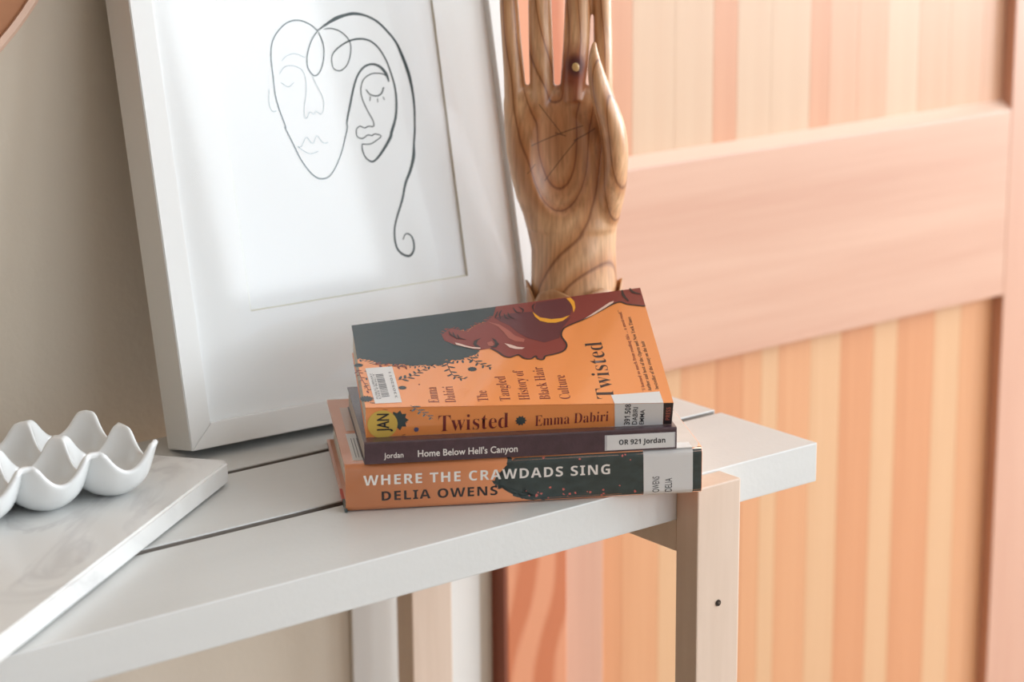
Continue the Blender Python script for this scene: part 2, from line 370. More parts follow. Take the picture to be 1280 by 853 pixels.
# ------------------------------------------------------------------ console table of painted planks on beech legs
tab = thing('console_table', 'long low table of pale grey painted planks on light beech legs', 'table', (0, 0, FZ))
def tpart(name, lo, hi, m, bev=0.0, parent=None, seg=2):
    o = boxo(name, lo, hi, m, tab, bev, seg); o.location = o.location - tab.location
    return o
LX = -1.45
for i, (y0, y1, xe) in enumerate(((0.0, 0.1035, 0.0), (0.1115, 0.2132, 0.001), (0.2196, 0.322, 0.0005))):
    pk = tpart('plank', (LX, y0, -0.03), (xe, y1, 0.0), plank_m, 0.0009)
    pk.data.materials.append(gap_shade_m)      # darker sides inside the gaps: gap shade put into the colour
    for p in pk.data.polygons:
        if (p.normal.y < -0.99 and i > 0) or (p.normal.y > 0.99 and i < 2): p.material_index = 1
LW0, LW1, LT = -0.1393, -0.0984, 0.0224
def leg(x0, x1, y0, y1, z1, hole):
    o = tpart('leg', (x0, y0, FZ), (x1, y1, z1), leg_m, 0.0012)
    if hole:
        bm = bmesh.new(); bmesh.ops.create_cone(bm, cap_ends=True, segments=24, radius1=0.0023, radius2=0.0023, depth=0.0012)
        h = obj('screw_hole', bm, hole_m, o); h.rotation_euler = (math.pi/2, 0, 0)
        h.location = (0, y0-(y0+y1)/2-0.0001, -0.0905-(FZ+z1)/2)
        bm = bmesh.new(); bmesh.ops.create_cone(bm, cap_ends=True, segments=6, radius1=0.0010, radius2=0.0010, depth=0.0014)
        s = obj('screw', bm, screw_m, o); s.rotation_euler = (math.pi/2, 0, 0); s.location = (0.0004, y0-(y0+y1)/2-0.0003, -0.0905-(FZ+z1)/2)
leg(LW0, LW1, -LT, -0.0001, -0.0015, True)
leg(LW0, LW1, 0.3222, 0.3446, -0.0015, False)
leg(LX+0.10, LX+0.141, -LT, -0.0001, -0.0015, True)
leg(LX+0.10, LX+0.141, 0.3222, 0.3446, -0.0015, False)
tpart('crossbar', (LW0+0.0003, 0.0, -0.0535), (LW1, 0.3221, -0.0301), leg_m, 0.0008)
tpart('crossbar', (LX+0.10, 0.0, -0.0535), (LX+0.141, 0.3221, -0.0301), leg_m, 0.0008)

# ------------------------------------------------------------------ leaning picture frame
FP0 = Vector((-0.37946557, 0.29013964, 0.0)); PSI, TH = -0.0537355, 0.20756702
fS = Vector((math.cos(PSI), math.sin(PSI), 0)); fN = Vector((-math.sin(PSI), math.cos(PSI), 0))
fU = Vector((0, 0, math.cos(TH))) + fN*math.sin(TH); fE = fN*math.cos(TH) - Vector((0, 0, math.sin(TH)))
FD, FW, FH, FB = 0.03859, 0.3247, 0.425, 0.0181
fo = FP0 - fE*FD
pic = thing('picture_frame', 'white picture frame with an ink line drawing of two faces, leaning on the wall', 'picture')
pic.matrix_world = Matrix((( fS.x, fU.x, fE.x, fo.x), (fS.y, fU.y, fE.y, fo.y), (fS.z, fU.z, fE.z, fo.z+0.0004), (0, 0, 0, 1)))
def rail(quad, name='frame_rail'):
    """mitred rail: outline in the frame plane, full depth"""
    bm = bmesh.new()
    a = [bm.verts.new((x, y, 0)) for x, y in quad]; b = [bm.verts.new((x, y, FD)) for x, y in quad]
    bm.faces.new(a); bm.faces.new(b[::-1])
    for i in range(4): bm.faces.new([a[i], a[(i+1) % 4], b[(i+1) % 4], b[i]])
    bmesh.ops.recalc_face_normals(bm, faces=bm.faces)
    bmesh.ops.bevel(bm, geom=bm.edges[:], offset=0.0007, segments=2, affect='EDGES')
    o = obj(name, bm, frame_m, pic)
    return o
g = 0.00003
W_, H_, B_ = FW, FH, FB
left_rail = rail([(0, 0), (B_, B_+g), (B_, H_-B_-g), (0, H_)])
rail([(W_, 0), (W_-B_, B_+g), (W_-B_, H_-B_-g), (W_, H_)])
rail([(0, 0), (W_, 0), (W_-B_, B_), (B_, B_)])
rail([(0, H_), (W_, H_), (W_-B_, H_-B_), (B_, H_-B_)])
def fbox(name, lo, hi, m): 
    bm = bmesh.new(); box(bm, lo, hi); return obj(name, bm, m, pic)
fbox('backing_board', (0.01, 0.01, 0.012), (W_-0.01, H_-0.01, 0.016), frame_side_m)
pap = fbox('drawing_paper', (B_-0.004, B_-0.004, 0.0075), (W_-B_+0.004, H_-B_+0.004, 0.0085), paper_m)
MX0, MX1, MY0, MY1 = 0.066, 0.2592, 0.0925, 0.338
bm = bmesh.new()
o4 = [(B_-0.003, B_-0.003), (W_-B_+0.003, B_-0.003), (W_-B_+0.003, H_-B_+0.003), (B_-0.003, H_-B_+0.003)]
i4 = [(MX0, MY0), (MX1, MY0), (MX1, MY1), (MX0, MY1)]
bv = 0.0012
vo = [bm.verts.new((x, y, 0.0061)) for x, y in o4]; vi = [bm.verts.new((x, y, 0.0061)) for x, y in i4]
vob = [bm.verts.new((x, y, 0.0075)) for x, y in o4]
vib = [bm.verts.new((x+(bv if x < 0.15 else -bv), y+(bv if y < 0.2 else -bv), 0.0075)) for x, y in i4]
for i in range(4):
    j = (i+1) % 4
    bm.faces.new([vo[i], vo[j], vi[j], vi[i]]); bm.faces.new([vob[i], vib[i], vib[j], vob[j]]); bm.faces.new([vo[i], vob[i], vob[j], vo[j]])
    f_ = bm.faces.new([vi[i], vi[j], vib[j], vib[i]]); f_.material_index = 1
mo = obj('mat_board', bm, mat_m, pic); mo.data.materials.append(bevel_m)
fbox('glass_pane', (B_-0.003, B_-0.003, 0.0030), (W_-B_+0.003, H_-B_+0.003, 0.0046), glass_m)
def smooth_line(pts, ws, n=7):
    P = [Vector((p[0], p[1])) for p in pts]; out = []
    for i in range(len(P)-1):
        p0 = P[max(i-1, 0)]; p1 = P[i]; p2 = P[i+1]; p3 = P[min(i+2, len(P)-1)]
        for k in range(n):
            t = k/n
            out.append((0.5*((2*p1)+(-p0+p2)*t+(2*p0-5*p1+4*p2-p3)*t*t+(-p0+3*p1-3*p2+p3)*t**3), ws[i]*(1-t)+ws[i+1]*t))
    out.append((P[-1], ws[-1])); return out
def stroke_mesh(bm, line, z, k):
    prev = None
    for i, (p, w) in enumerate(line):
        a = line[max(i-1, 0)][0]; b = line[min(i+1, len(line)-1)][0]; t = (b-a)
        if t.length < 1e-9: continue
        t.normalize(); n = Vector((-t.y, t.x))*w*k/2
        cur = (bm.verts.new((p.x+n.x, p.y+n.y, z)), bm.verts.new((p.x-n.x, p.y-n.y, z)))
        if prev: bm.faces.new([prev[0], cur[0], cur[1], prev[1]])
        prev = cur
STROKES=[[[[0.1546,0.2925],[0.1606,0.2957],[0.1711,0.3002],[0.1798,0.3022],[0.1883,0.3028],[0.1979,0.3006],[0.2071,0.2957],[0.2146,0.2884],[0.2218,0.2787],[0.2259,0.2679],[0.2296,0.2541],[0.2311,0.2405],[0.2309,0.227],[0.2293,0.2148],[0.2288,0.2107],[0.2262,0.1993],[0.2245,0.1903],[0.2202,0.1804],[0.2141,0.1706],[0.2091,0.1582],[0.2026,0.146],[0.199,0.1373],[0.198,0.1283],[0.1995,0.121],[0.2049,0.116],[0.2101,0.1153],[0.2139,0.1197],[0.2142,0.1269],[0.2118,0.1311],[0.2081,0.132],[0.2052,0.1281]],[2,3,5,4,4,3,3,3,3.2,4.5,5,3.6,3,2.6,2.8,3,5,4.4,3.8,3.2,2.8,2.6,3,2.8,3,3.2,3,2.6,2,1.6,1.6]],[[[0.1546,0.2925],[0.1485,0.2978],[0.1394,0.3015],[0.1297,0.3005],[0.1206,0.2946],[0.1147,0.2869],[0.1121,0.2764],[0.1116,0.2623],[0.1114,0.2481],[0.1131,0.2373],[0.1165,0.2239],[0.1158,0.2236],[0.121,0.2104],[0.1257,0.1986],[0.1327,0.1876],[0.1393,0.1827],[0.1467,0.1829],[0.1535,0.1885],[0.1611,0.1998],[0.1667,0.212]],[2,2,2,2,2,2,2,2,2,2,2,2,2,2,2,2,2,2,2,2]],[[[0.1667,0.212],[0.1692,0.2181],[0.1697,0.2233],[0.1743,0.2349],[0.1789,0.2466],[0.1839,0.2558],[0.1905,0.2619],[0.1979,0.2636],[0.2047,0.2612],[0.2095,0.2553],[0.2111,0.2491]],[2,2.2,2.6,3,3,2.8,2.8,2.8,3.5,4.5,2]],[[[0.1546,0.2925],[0.1479,0.2853],[0.1429,0.275],[0.1421,0.2655],[0.1467,0.2594],[0.152,0.2622],[0.1566,0.2714],[0.1578,0.2821],[0.1551,0.2913]],[2,2,2,2,2,2,2,2,2]],[[[0.1602,0.2933],[0.1672,0.2931],[0.1751,0.2897],[0.181,0.2826],[0.1808,0.2742],[0.1761,0.2649],[0.1692,0.2611],[0.164,0.2636],[0.1635,0.2708],[0.1674,0.2765],[0.1781,0.2819],[0.1882,0.2836],[0.1979,0.2818],[0.2055,0.2757],[0.2111,0.2655],[0.2139,0.2555],[0.2158,0.2444],[0.2155,0.2334],[0.2129,0.2214],[0.2077,0.2109],[0.2058,0.2066],[0.1985,0.1983],[0.1914,0.192],[0.1866,0.1903],[0.1819,0.1937],[0.1798,0.1997],[0.1801,0.2044]],[1.6,1.6,1.6,1.6,1.6,1.6,1.6,1.6,1.6,2,2.2,2.6,2.4,2.2,2.2,2.4,2.8,3.2,3.6,4.4,4.4,3.8,3,2.4,2,2,1.6]],[[[0.1801,0.2044],[0.1872,0.2037],[0.1936,0.206],[0.1978,0.2087],[0.1928,0.2108],[0.1897,0.2099],[0.186,0.2106],[0.1812,0.2086],[0.1769,0.2103],[0.1767,0.2154],[0.1802,0.218],[0.1842,0.2163],[0.1879,0.2172],[0.1921,0.2167],[0.1925,0.221],[0.1884,0.2299],[0.1855,0.2387],[0.1855,0.2459],[0.1891,0.2529],[0.1968,0.2564],[0.2053,0.2557],[0.2099,0.2534]],[1.5,1.5,1.5,1.5,1.5,1.5,1.5,1.5,1.5,1.5,1.5,1.5,1.5,1.5,1.5,1.5,1.5,1.5,1.5,1.5,1.5,1.5]],[[[0.19,0.2449],[0.193,0.241],[0.1984,0.2393],[0.2029,0.2407],[0.2058,0.2453]],[1.6,1.6,1.8,2,2]],[[[0.1931,0.2398],[0.192,0.2362]],[1.2,1.2]],[[[0.1989,0.2374],[0.1988,0.2344]],[1.2,1.2]],[[[0.204,0.2381],[0.205,0.2356]],[1.2,1.2]],[[[0.1206,0.2727],[0.126,0.2764],[0.1336,0.277],[0.1406,0.2734]],[0.9,0.9,0.9,0.9]],[[[0.1171,0.263],[0.1219,0.2679],[0.1288,0.2685],[0.1365,0.2648],[0.1388,0.2575],[0.1378,0.248],[0.1342,0.2364],[0.1338,0.2293],[0.1358,0.2291],[0.1385,0.233],[0.1416,0.2309],[0.144,0.233],[0.1477,0.2303],[0.1509,0.2348],[0.1516,0.2419],[0.1486,0.2494],[0.1461,0.2556],[0.1453,0.2593]],[0.9,0.9,0.9,0.9,0.9,0.9,0.9,0.9,0.9,0.9,0.9,0.9,0.9,0.9,0.9,0.9,0.9,0.9]],[[[0.1175,0.257],[0.1231,0.2532],[0.1283,0.256]],[0.9,0.9,0.9]],[[[0.1244,0.2088],[0.1271,0.2079],[0.1325,0.2143],[0.1362,0.2101],[0.1384,0.2099],[0.142,0.2146],[0.1463,0.209],[0.1507,0.2086]],[0.9,0.9,0.9,0.9,0.9,0.9,0.9,0.9]],[[[0.1243,0.2082],[0.1335,0.2021],[0.1417,0.2032]],[0.9,0.9,0.9]],[[[0.1068,0.2533],[0.1052,0.2428],[0.1069,0.2367],[0.1103,0.2364]],[0.9,0.9,0.9,0.9]]]
for i, (pts, ws) in enumerate(STROKES):
    bm = bmesh.new(); stroke_mesh(bm, smooth_line(pts, ws), 0.0, 0.00058)
    s_ = obj('ink_line', bm, ink_m if ws[0] > 1.0 else hazed_ink_m, pap); s_.location.z = 0.00740-0.00001*i
    s_['label'] = 'curved ink stroke' if ws[0] > 1.0 else 'thin ink stroke greyed by painted glass haze'

# ------------------------------------------------------------------ books
ART={"hair":[[0,1],[0.4991,1],[0.4827,0.9073],[0.4532,0.8512],[0.4209,0.8321],[0.3994,0.8026],[0.3856,0.7704],[0.3602,0.7913],[0.3319,0.8264],[0.295,0.7633],[0.3002,0.6984],[0.3342,0.6385],[0.394,0.5738],[0.4121,0.5633],[0.4058,0.5293],[0.3694,0.4962],[0.3529,0.4761],[0.3225,0.4708],[0.2818,0.48],[0.2495,0.4441],[0.3084,0.4765],[0.2755,0.4707],[0.24,0.4251],[0.2089,0.4453],[0.1642,0.4416],[0.1418,0.4746],[0.1145,0.4953],[0.092,0.5296],[0.0658,0.4933],[0.0395,0.5366],[0.0165,0.5653],[0,0.5662]],"face":[[0.4991,1],[1,1],[1,0.8297],[0.942,0.8655],[0.9215,0.8929],[0.8973,0.8847],[0.8715,0.8609],[0.8366,0.8235],[0.7767,0.7658],[0.7351,0.7341],[0.7048,0.6987],[0.6921,0.6354],[0.701,0.5681],[0.6988,0.5254],[0.6818,0.486],[0.6497,0.4654],[0.6222,0.4545],[0.6119,0.4238],[0.5939,0.4326],[0.5889,0.461],[0.5717,0.4368],[0.5499,0.4466],[0.5342,0.4833],[0.5185,0.4754],[0.5025,0.4651],[0.4851,0.4824],[0.4665,0.5326],[0.4469,0.5723],[0.4121,0.5633],[0.394,0.5738],[0.3342,0.6385],[0.3002,0.6984],[0.295,0.7633],[0.3319,0.8264],[0.3602,0.7913],[0.3856,0.7704],[0.3994,0.8026],[0.4209,0.8321],[0.4532,0.8512],[0.4827,0.9073]],"outline":[[1,0.8297],[0.942,0.8655],[0.9215,0.8929],[0.8973,0.8847],[0.8715,0.8609],[0.8366,0.8235],[0.7767,0.7658],[0.7351,0.7341],[0.7048,0.6987],[0.6921,0.6354],[0.701,0.5681],[0.6988,0.5254],[0.6818,0.486],[0.6497,0.4654],[0.6222,0.4545],[0.6119,0.4238],[0.5939,0.4326],[0.5889,0.461],[0.5717,0.4368],[0.5499,0.4466],[0.5342,0.4833],[0.5185,0.4754],[0.5025,0.4651],[0.4851,0.4824],[0.4665,0.5326],[0.4469,0.5723]],"neck_light":[[0.8998,0.9084],[0.8833,0.8999],[0.8561,0.8626],[0.82,0.8124],[0.781,0.77],[0.8189,0.802],[0.8629,0.8529],[0.8941,0.8911]],"brow_light":[[0.3338,0.6608],[0.3464,0.6497],[0.367,0.6195],[0.3881,0.5969],[0.4138,0.5854],[0.4127,0.5714],[0.3906,0.5794],[0.3623,0.6062],[0.3361,0.6379]],"cheek":[[0.4572,0.8534],[0.4748,0.8315],[0.4959,0.8064],[0.5212,0.7392],[0.539,0.6759],[0.5679,0.6337],[0.5618,0.6069],[0.5343,0.6197],[0.5147,0.6595],[0.5044,0.7208],[0.4903,0.7844]],"nose":[[0.4972,0.6085],[0.5166,0.5897],[0.537,0.5619],[0.5606,0.5495],[0.55,0.5362],[0.5279,0.5435],[0.5106,0.5625]],"eye1":[[0.4253,0.6874],[0.4099,0.6594],[0.4035,0.6252],[0.4151,0.5922],[0.3978,0.5991],[0.3927,0.6281],[0.3987,0.6626]],"eye2":[[0.4589,0.6776],[0.4704,0.6542],[0.4787,0.6051],[0.4659,0.5734],[0.4459,0.5843],[0.4633,0.5974],[0.4663,0.626]],"shadow":[[0.4865,0.8817],[0.5429,0.9091],[0.6159,0.9004],[0.6321,0.8201],[0.6671,0.7808],[0.7051,0.7749],[0.743,0.8076],[0.6981,0.6996],[0.6826,0.6159],[0.6302,0.5845],[0.5781,0.6424],[0.5493,0.7076],[0.5287,0.7838],[0.4987,0.8413]],"ringin":[[0.621,0.8928],[0.637,0.9857],[0.7411,0.9922],[0.7544,0.948],[0.7549,0.8922],[0.7384,0.8201],[0.7071,0.7965],[0.6681,0.7917],[0.6363,0.8244]],"gold1":[[0.6173,0.8941],[0.637,0.8322],[0.6731,0.8037],[0.7077,0.8019],[0.7386,0.8222],[0.711,0.7754],[0.6849,0.7643],[0.6586,0.7721],[0.634,0.7989],[0.6209,0.8467]],"gold2":[[0.7415,0.9887],[0.7572,0.9896],[0.7663,0.9494],[0.7644,0.8891],[0.753,0.8398],[0.7552,0.9032],[0.7507,0.9494]],"eyehl":[[0.4402,0.633],[0.4562,0.6428],[0.4617,0.6154],[0.4561,0.5934],[0.4413,0.5973]],"st0":[[0.501,0.9428],[0.4921,0.9038],[0.486,0.8758]],"st1":[[0.5151,0.9495],[0.5043,0.9113],[0.5043,0.8632]],"st2":[[0.5198,0.9116],[0.5222,0.8689],[0.5339,0.847]],"st3":[[0.534,0.9183],[0.5363,0.8758],[0.5513,0.8469]],"st4":[[0.3219,0.792],[0.325,0.7532],[0.3364,0.7245]],"st5":[[0.3341,0.7752],[0.3382,0.7239],[0.3496,0.6955]],"st6":[[0.3474,0.7458],[0.3523,0.707],[0.3716,0.6827]],"st7":[[0.5552,0.964],[0.5627,0.9137],[0.5773,0.9025]],"st8":[[0.5746,0.9626],[0.5872,0.9283],[0.5806,0.8955]],"st9":[[0.9367,0.9991],[0.9369,0.946],[0.9485,0.8896]],"st10":[[0.9648,1.0052],[0.9723,0.9657],[0.9952,0.9424]],"st11":[[0.6322,0.9758],[0.6222,0.9505],[0.622,0.904]],"sprig0":[[0.1198,0.2991],[0.1445,0.3112],[0.1745,0.3439],[0.1968,0.3802],[0.2276,0.421]],"sprig1":[[0.2924,0.4802],[0.294,0.414],[0.3006,0.3347],[0.3159,0.2937],[0.3426,0.2744]],"sprig2":[[0.369,0.5051],[0.3864,0.4507],[0.4095,0.4045],[0.4365,0.375]],"sprig3":[[0.1452,0.0184],[0.1652,-0.0335],[0.1856,-0.076],[0.208,-0.1258]],"sprig4":[[0.0458,0.4985],[0.085,0.4742],[0.1282,0.4498],[0.1598,0.4357]],"fl":[[[0.3707,0.372],0.0045],[[0.1304,0.2112],0.004],[[0.0079,0.0996],0.0065],[[0.0004,0.4961],0.0045],[[0.1869,0.2385],0.001],[[0.2866,0.3177],0.001]],"bar":[[0.0214,0.4536],[0.1103,0.454],[0.1197,0.05],[0.033,0.0429]],"bars":[[0.0508,0.3721],[0.0758,0.3741],[0.0838,0.1132],[0.059,0.1061]],"cl":[[0.8024,0.0754],[0.9645,0.0947],[0.9669,-0.0027],[0.8023,-0.0228]],"leafedge":[[-0.0116,0.4396],[-0.0029,0.4082],[0.005,0.3196],[0.0193,0.2035]]}
# top paperback: slightly twisted, its far side lifted
C = {'fbl': (-0.3419, 0.0884, 0.0494), 'ftl': (-0.3438, 0.0852, 0.0714), 'btl': (-0.2737, 0.2025, 0.0943), 'bbl': (-0.2717, 0.2057, 0.0721),
     'fbr': (-0.1619, -0.0193, 0.0494), 'ftr': (-0.1654, -0.0250, 0.0664), 'btr': (-0.0990, 0.0858, 0.1167), 'bbr': (-0.0956, 0.0915, 0.0995)}
C = {k: Vector(v) for k, v in C.items()}
top_book = thing('paperback_book', 'orange paperback with a woman in profile on its cover, topmost of the stack', 'book', C['fbl'], 0, 'stack of library books')
LB = C['fbl'].copy()
def tb(u, w, t):
    """u along the spine, w from the spine to the fore-edge, t up through the pages; world minus the book origin"""
    lo = C['fbl']*(1-u)*(1-w)+C['fbr']*u*(1-w)+C['bbl']*(1-u)*w+C['bbr']*u*w
    hi = C['ftl']*(1-u)*(1-w)+C['ftr']*u*(1-w)+C['btl']*(1-u)*w+C['btr']*u*w
    return lo*(1-t)+hi*t-LB
bm = bmesh.new()
quad_box(bm, tb, 0, 1, 0.0, 1, 0.975, 1.0, 72, 48)
quad_box(bm, tb, 0, 1, 0.0, 1, 0.0, 0.025, 16, 12)
quad_box(bm, lambda u, w, t: tb(u, t, w), 0, 1, 0.0, 1, 0.0, 0.006, 72, 8)
cover = obj('cover', bm, orange_m, top_book)
bm = bmesh.new(); quad_box(bm, tb, 0.004, 0.996, 0.006, 0.994, 0.026, 0.974, 16, 12)
obj('page_block', bm, pages_m, top_book)
EPS = 0.00007
class Sheet:
    def __init__(s, f, k): s.f, s.k = f, k
    def __call__(s, u, w, off):
        p = s.f(u, w); a = s.f(u+0.01, w)-p; b = s.f(u, w+0.01)-p
        return p + a.cross(b).normalized()*s.k*EPS*off
top_sheet = Sheet(lambda u, w: tb(u, w, 1.0), 1)
spine_sheet = Sheet(lambda u, v: tb(u, 0.0, v), 1)
def jag(pts, amp, step, closed=False, skip=()):
    """leafy edge: turn each side into small outward teeth"""
    out = []
    for i in range(len(pts)-1):
        a, b = Vector(pts[i][:2]), Vector(pts[i+1][:2]); out.append(tuple(a))
        if i in skip: continue
        d = b-a; n = max(1, int(d.length/step)); nn = Vector((-d.y, d.x)).normalized()
        for k in range(n):
            t = (k+0.5)/n; q = a+d*t+nn*amp*random.uniform(0.4, 1.3); out.append(tuple(q))
            if k < n-1: out.append(tuple(a+d*(k+1)/n))
    out.append(tuple(pts[-1])); return out
hair = ART['hair']
hp_ = [hair[0], hair[1]] + jag(hair[2:], -0.011, 0.014, skip=(0, 5, 6, 7, 8, 9, 10))
PR = lambda n, p, m, off, cell=0.06: print_poly(n, p, top_sheet, m, cover, cell, off)
PR('printed_hair', hp_, slate_m, 1)
fc = ART['face']; PR('printed_face', fc, skin_m, 2.2)
PR('printed_shadow', ART['shadow'], skin2_m, 3.2)
PR('printed_cheek', ART['cheek'], skin3_m, 4.2)
PR('printed_earring', ART['ringin'], skin2_m, 4.2); PR('printed_earring', ART['gold1'], gold_m, 5.4); PR('printed_earring', ART['gold2'], gold_m, 5.4)
for k in ('nose', 'brow_light', 'neck_light'): PR('printed_highlight', ART[k], pale_m, 5.4)
PR('printed_eye', ART['eye1'], black_m, 4.4); PR('printed_eye', ART['eye2'], black_m, 4.4); PR('printed_eye', ART['eyehl'], skin3_m, 4.2)
def ink_path(name, pts, w, m, off, taper=True, f=None, par=None, n=5):
    P = [(p[0]*0.21, p[1]*0.138) for p in pts]; bm = bmesh.new()
    ws = [w*(0.35+0.65*math.sin(math.pi*min(1, max(0.02, i/max(1, len(P)-1))))) if taper else w for i in range(len(P))]
    stroke_mesh(bm, smooth_line(P, ws, n), 0, 1)
    for v in bm.verts: v.co = (f or top_sheet)(v.co.x/0.21, v.co.y/0.138, off)
    return obj(name, bm, m, par or cover)
ink_path('printed_outline', ART['outline'], 0.0013, black_m, 5.0, False, n=6)
for i in range(12): ink_path('printed_curl', ART['st%d' % i], 0.0022 if i in (9, 10) else 0.0013, black_m, 6.0)
def leaf(u, w, ang, L, m, off, fat=0.3, sheet=None, par=None, S=(0.21, 0.138)):
    pts = []
    for k in range(8):
        a = k/8*2*math.pi; x = (0.5-0.5*math.cos(a))*L; y = math.sin(a)*L*fat*0.5
        pts.append(((u*S[0]+x*math.cos(ang)-y*math.sin(ang))/S[0], (w*S[1]+x*math.sin(ang)+y*math.cos(ang))/S[1]))
    return pts
def sprig(name, pts, m, off, L=0.006):
    P = smooth_line([(p[0]*0.21, p[1]*0.138) for p in pts], [0.0005]*len(pts), 3)
    bm = bmesh.new(); stroke_mesh(bm, P, 0, 1)
    for v in bm.verts: v.co.x /= 0.21; v.co.y /= 0.138
    for i in range(1, len(P)-1, 1):
        d = P[i+1][0]-P[i-1][0]; a = math.atan2(d.y, d.x); s_ = 1 if i % 2 else -1
        q = leaf(P[i][0].x/0.21, P[i][0].y/0.138, a+s_*1.0, L*(1-0.45*i/len(P)), m, off, 0.36)
        bm.faces.new([bm.verts.new((x, y, 0)) for x, y in q])
    for v in bm.verts: v.co = top_sheet(v.co.x, v.co.y, off)
    return obj(name, bm, m, cover)
for i in range(5): sprig('printed_sprig', ART['sprig%d' % i], slate_m if i != 4 else maroon_m, 1.6)
sprig('printed_sprig', ART['leafedge'], maroon_m, 1.6, 0.004)
def bloom(name, u, w, r, m, off, sheet, par, S=(0.21, 0.138), n=14):
    bm = bmesh.new(); pts = []
    for k in range(2*n):
        rr = r*(1.0 if k % 2 == 0 else 0.72); a = math.pi*k/n
        pts.append(bm.verts.new(sheet(u+rr*math.cos(a)/S[0], w+rr*math.sin(a)/S[1], off)))
    bm.faces.new(pts); return obj(name, bm, m, par)
for (p, r) in ART['fl']: bloom('printed_flower', p[0], p[1], r*0.8, slate_m if r > 0.002 else maroon_m, 1.6, top_sheet, cover)
# little leaves fringing the hair, as printed
def fringe(name, pts, m, off, side, L=0.0042, skip=()):
    bm = bmesh.new()
    for i in range(len(pts)-1):
        if i in skip: continue
        a = Vector((pts[i][0]*0.21, pts[i][1]*0.138)); b = Vector((pts[i+1][0]*0.21, pts[i+1][1]*0.138)); n = max(1, int((b-a).length/0.0024))
        for k in range(n):
            q = a.lerp(b, (k+0.5)/n); ang = math.atan2((b-a).y, (b-a).x)+side*random.uniform(0.9, 1.9)
            lp_ = leaf(q.x/0.21, q.y/0.138, ang, L*random.uniform(0.6, 1.2), m, off, 0.34)
            bm.faces.new([bm.verts.new((x, y, 0.0)) for x, y in lp_])
    for v in bm.verts: v.co = top_sheet(min(0.999, max(0.001, v.co.x)), min(0.999, max(0.001, v.co.y)), off)
    return obj(name, bm, m, cover)
fringe('printed_leaves', hair[14:], slate_m, 1.3, 1)
fringe('printed_leaves', hair[2:10], skin_m, 2.0, -1, 0.0036)
# barcode label
PRL = lambda n, p, m, off: PR(n, p, m, off, 0.05)
PRL('barcode_label', ART['bar'], label_m, 3)
b0, b1, b2, b3 = [Vector(p) for p in ART['bars']]
for k in range(19):
    a = k/19; b = a+random.choice((0.018, 0.03))
    lp = lambda t: (b0.lerp(b3, t), b1.lerp(b2, t))
    (p0, p1), (p2, p3) = lp(a), lp(b)
    bm = bmesh.new(); bm.faces.new([bm.verts.new(top_sheet(q.x, q.y, 4.5)) for q in (p0, p1, p3, p2)]); obj('barcode_bar', bm, grey_text_m, cover)
B0, B1, B2, B3 = [Vector(p) for p in ART['bar']]
def in_label(x, y):   # x along the label upwards (B3->B0), y from left to right
    q = B3.lerp(B0, x).lerp(B2.lerp(B1, x), y); return q
for yy, s_, hgt in ((0.10, 'PUBLIC LIBRARY', 0.07), (0.20, 'DISTRICT', 0.07), (0.80, '33052011', 0.09)):
    print_text('label_text', s_, lambda x, y, yy=yy, hgt=hgt: (lambda q: top_sheet(q.x, q.y, 4.5))(in_label(0.12+0.72*x, yy+hgt-hgt*y)), grey_text_m, cover)
# cover lettering, reading from the spine towards the fore-edge
def cover_text(s, ub, w0, w1, cap, m=maroon_m, skew=0.0, weight=-0.009):
    print_text('cover_lettering', s, lambda x, y: top_sheet(ub-cap*y+skew*x, w0+(w1-w0)*x, 1.5), m, cover, 'serif', weight, 1.0)
cover_text('Emma', 0.240, 0.04, 0.205, 0.036); cover_text('Dabiri', 0.294, 0.04, 0.205, 0.036)
cover_text('The', 0.400, 0.045, 0.150, 0.036); cover_text('Tangled', 0.472, 0.045, 0.285, 0.036)
cover_text('History of', 0.535, 0.05, 0.335, 0.036); cover_text('Black Hair', 0.602, 0.05, 0.355, 0.036); cover_text('Culture', 0.668, 0.05, 0.27, 0.036)
cover_text('Twisted', 0.812, 0.045, 0.552, 0.060, black_m, 0.008, -0.009)
cover_text('\u201cI learned so much from reading this ... a must-read.\u201d', 0.920, 0.10, 0.82, 0.0115, maroon_m, -0.006, 0.0)
cover_text('Author and host of the Opera and New York Times', 0.940, 0.10, 0.75, 0.0125, black_m, 0.0, 0.0)
cover_text('bestseller of the essay on the hair', 0.965, 0.115, 0.53, 0.0125, black_m, -0.004, 0.0)
# spine lettering
def spine_text(s, u0, u1, v0, v1, m, style='serif', weight=-0.010, par=None, sheet=None, cap=None, off=2, spacing=1.0, rot=False, dv=0.0):
    if rot: place = lambda x, y: (sheet or spine_sheet)(u1-(u1-u0)*y, v0+(v1-v0)*x, off)
    else: place = lambda x, y: (sheet or spine_sheet)(u0+(u1-u0)*x, v0+dv*x+(v1-v0)*y, off)
    print_text('spine_lettering', s, place, m, par or cover, style, weight, spacing)
spine_text('Twisted', 0.234, 0.462, 0.10, 0.70, maroon_m, dv=0.05)
spine_text('Emma Dabiri', 0.548, 0.789, 0.16, 0.60, maroon_m, dv=0.10)
bloom('printed_flower', 0.502, 0.40, 0.0040, slate_m, 2, spine_sheet, cover, (0.21, 0.020), 10)
bloom('printed_flower', 0.105, 0.55, 0.0070, slate_m, 1.2, spine_sheet, cover, (0.21, 0.020), 9)
bloom('printed_dot', 0.163, 0.21, 0.0019, blue_m, 2, spine_sheet, cover, (0.21, 0.020), 10)
ink = [(0.03, 0.1), (0.02, 0.5), (0.035, 0.9)]
def sp_poly(name, pts, m, off, sheet=spine_sheet, par=None): return print_poly(name, pts, sheet, m, par or cover, 0.08, off)
sp_poly('end_band', [(0.972, 0), (1.0, 0), (1.0, 1.0), (0.967, 1.0)], black_m, 1.5)
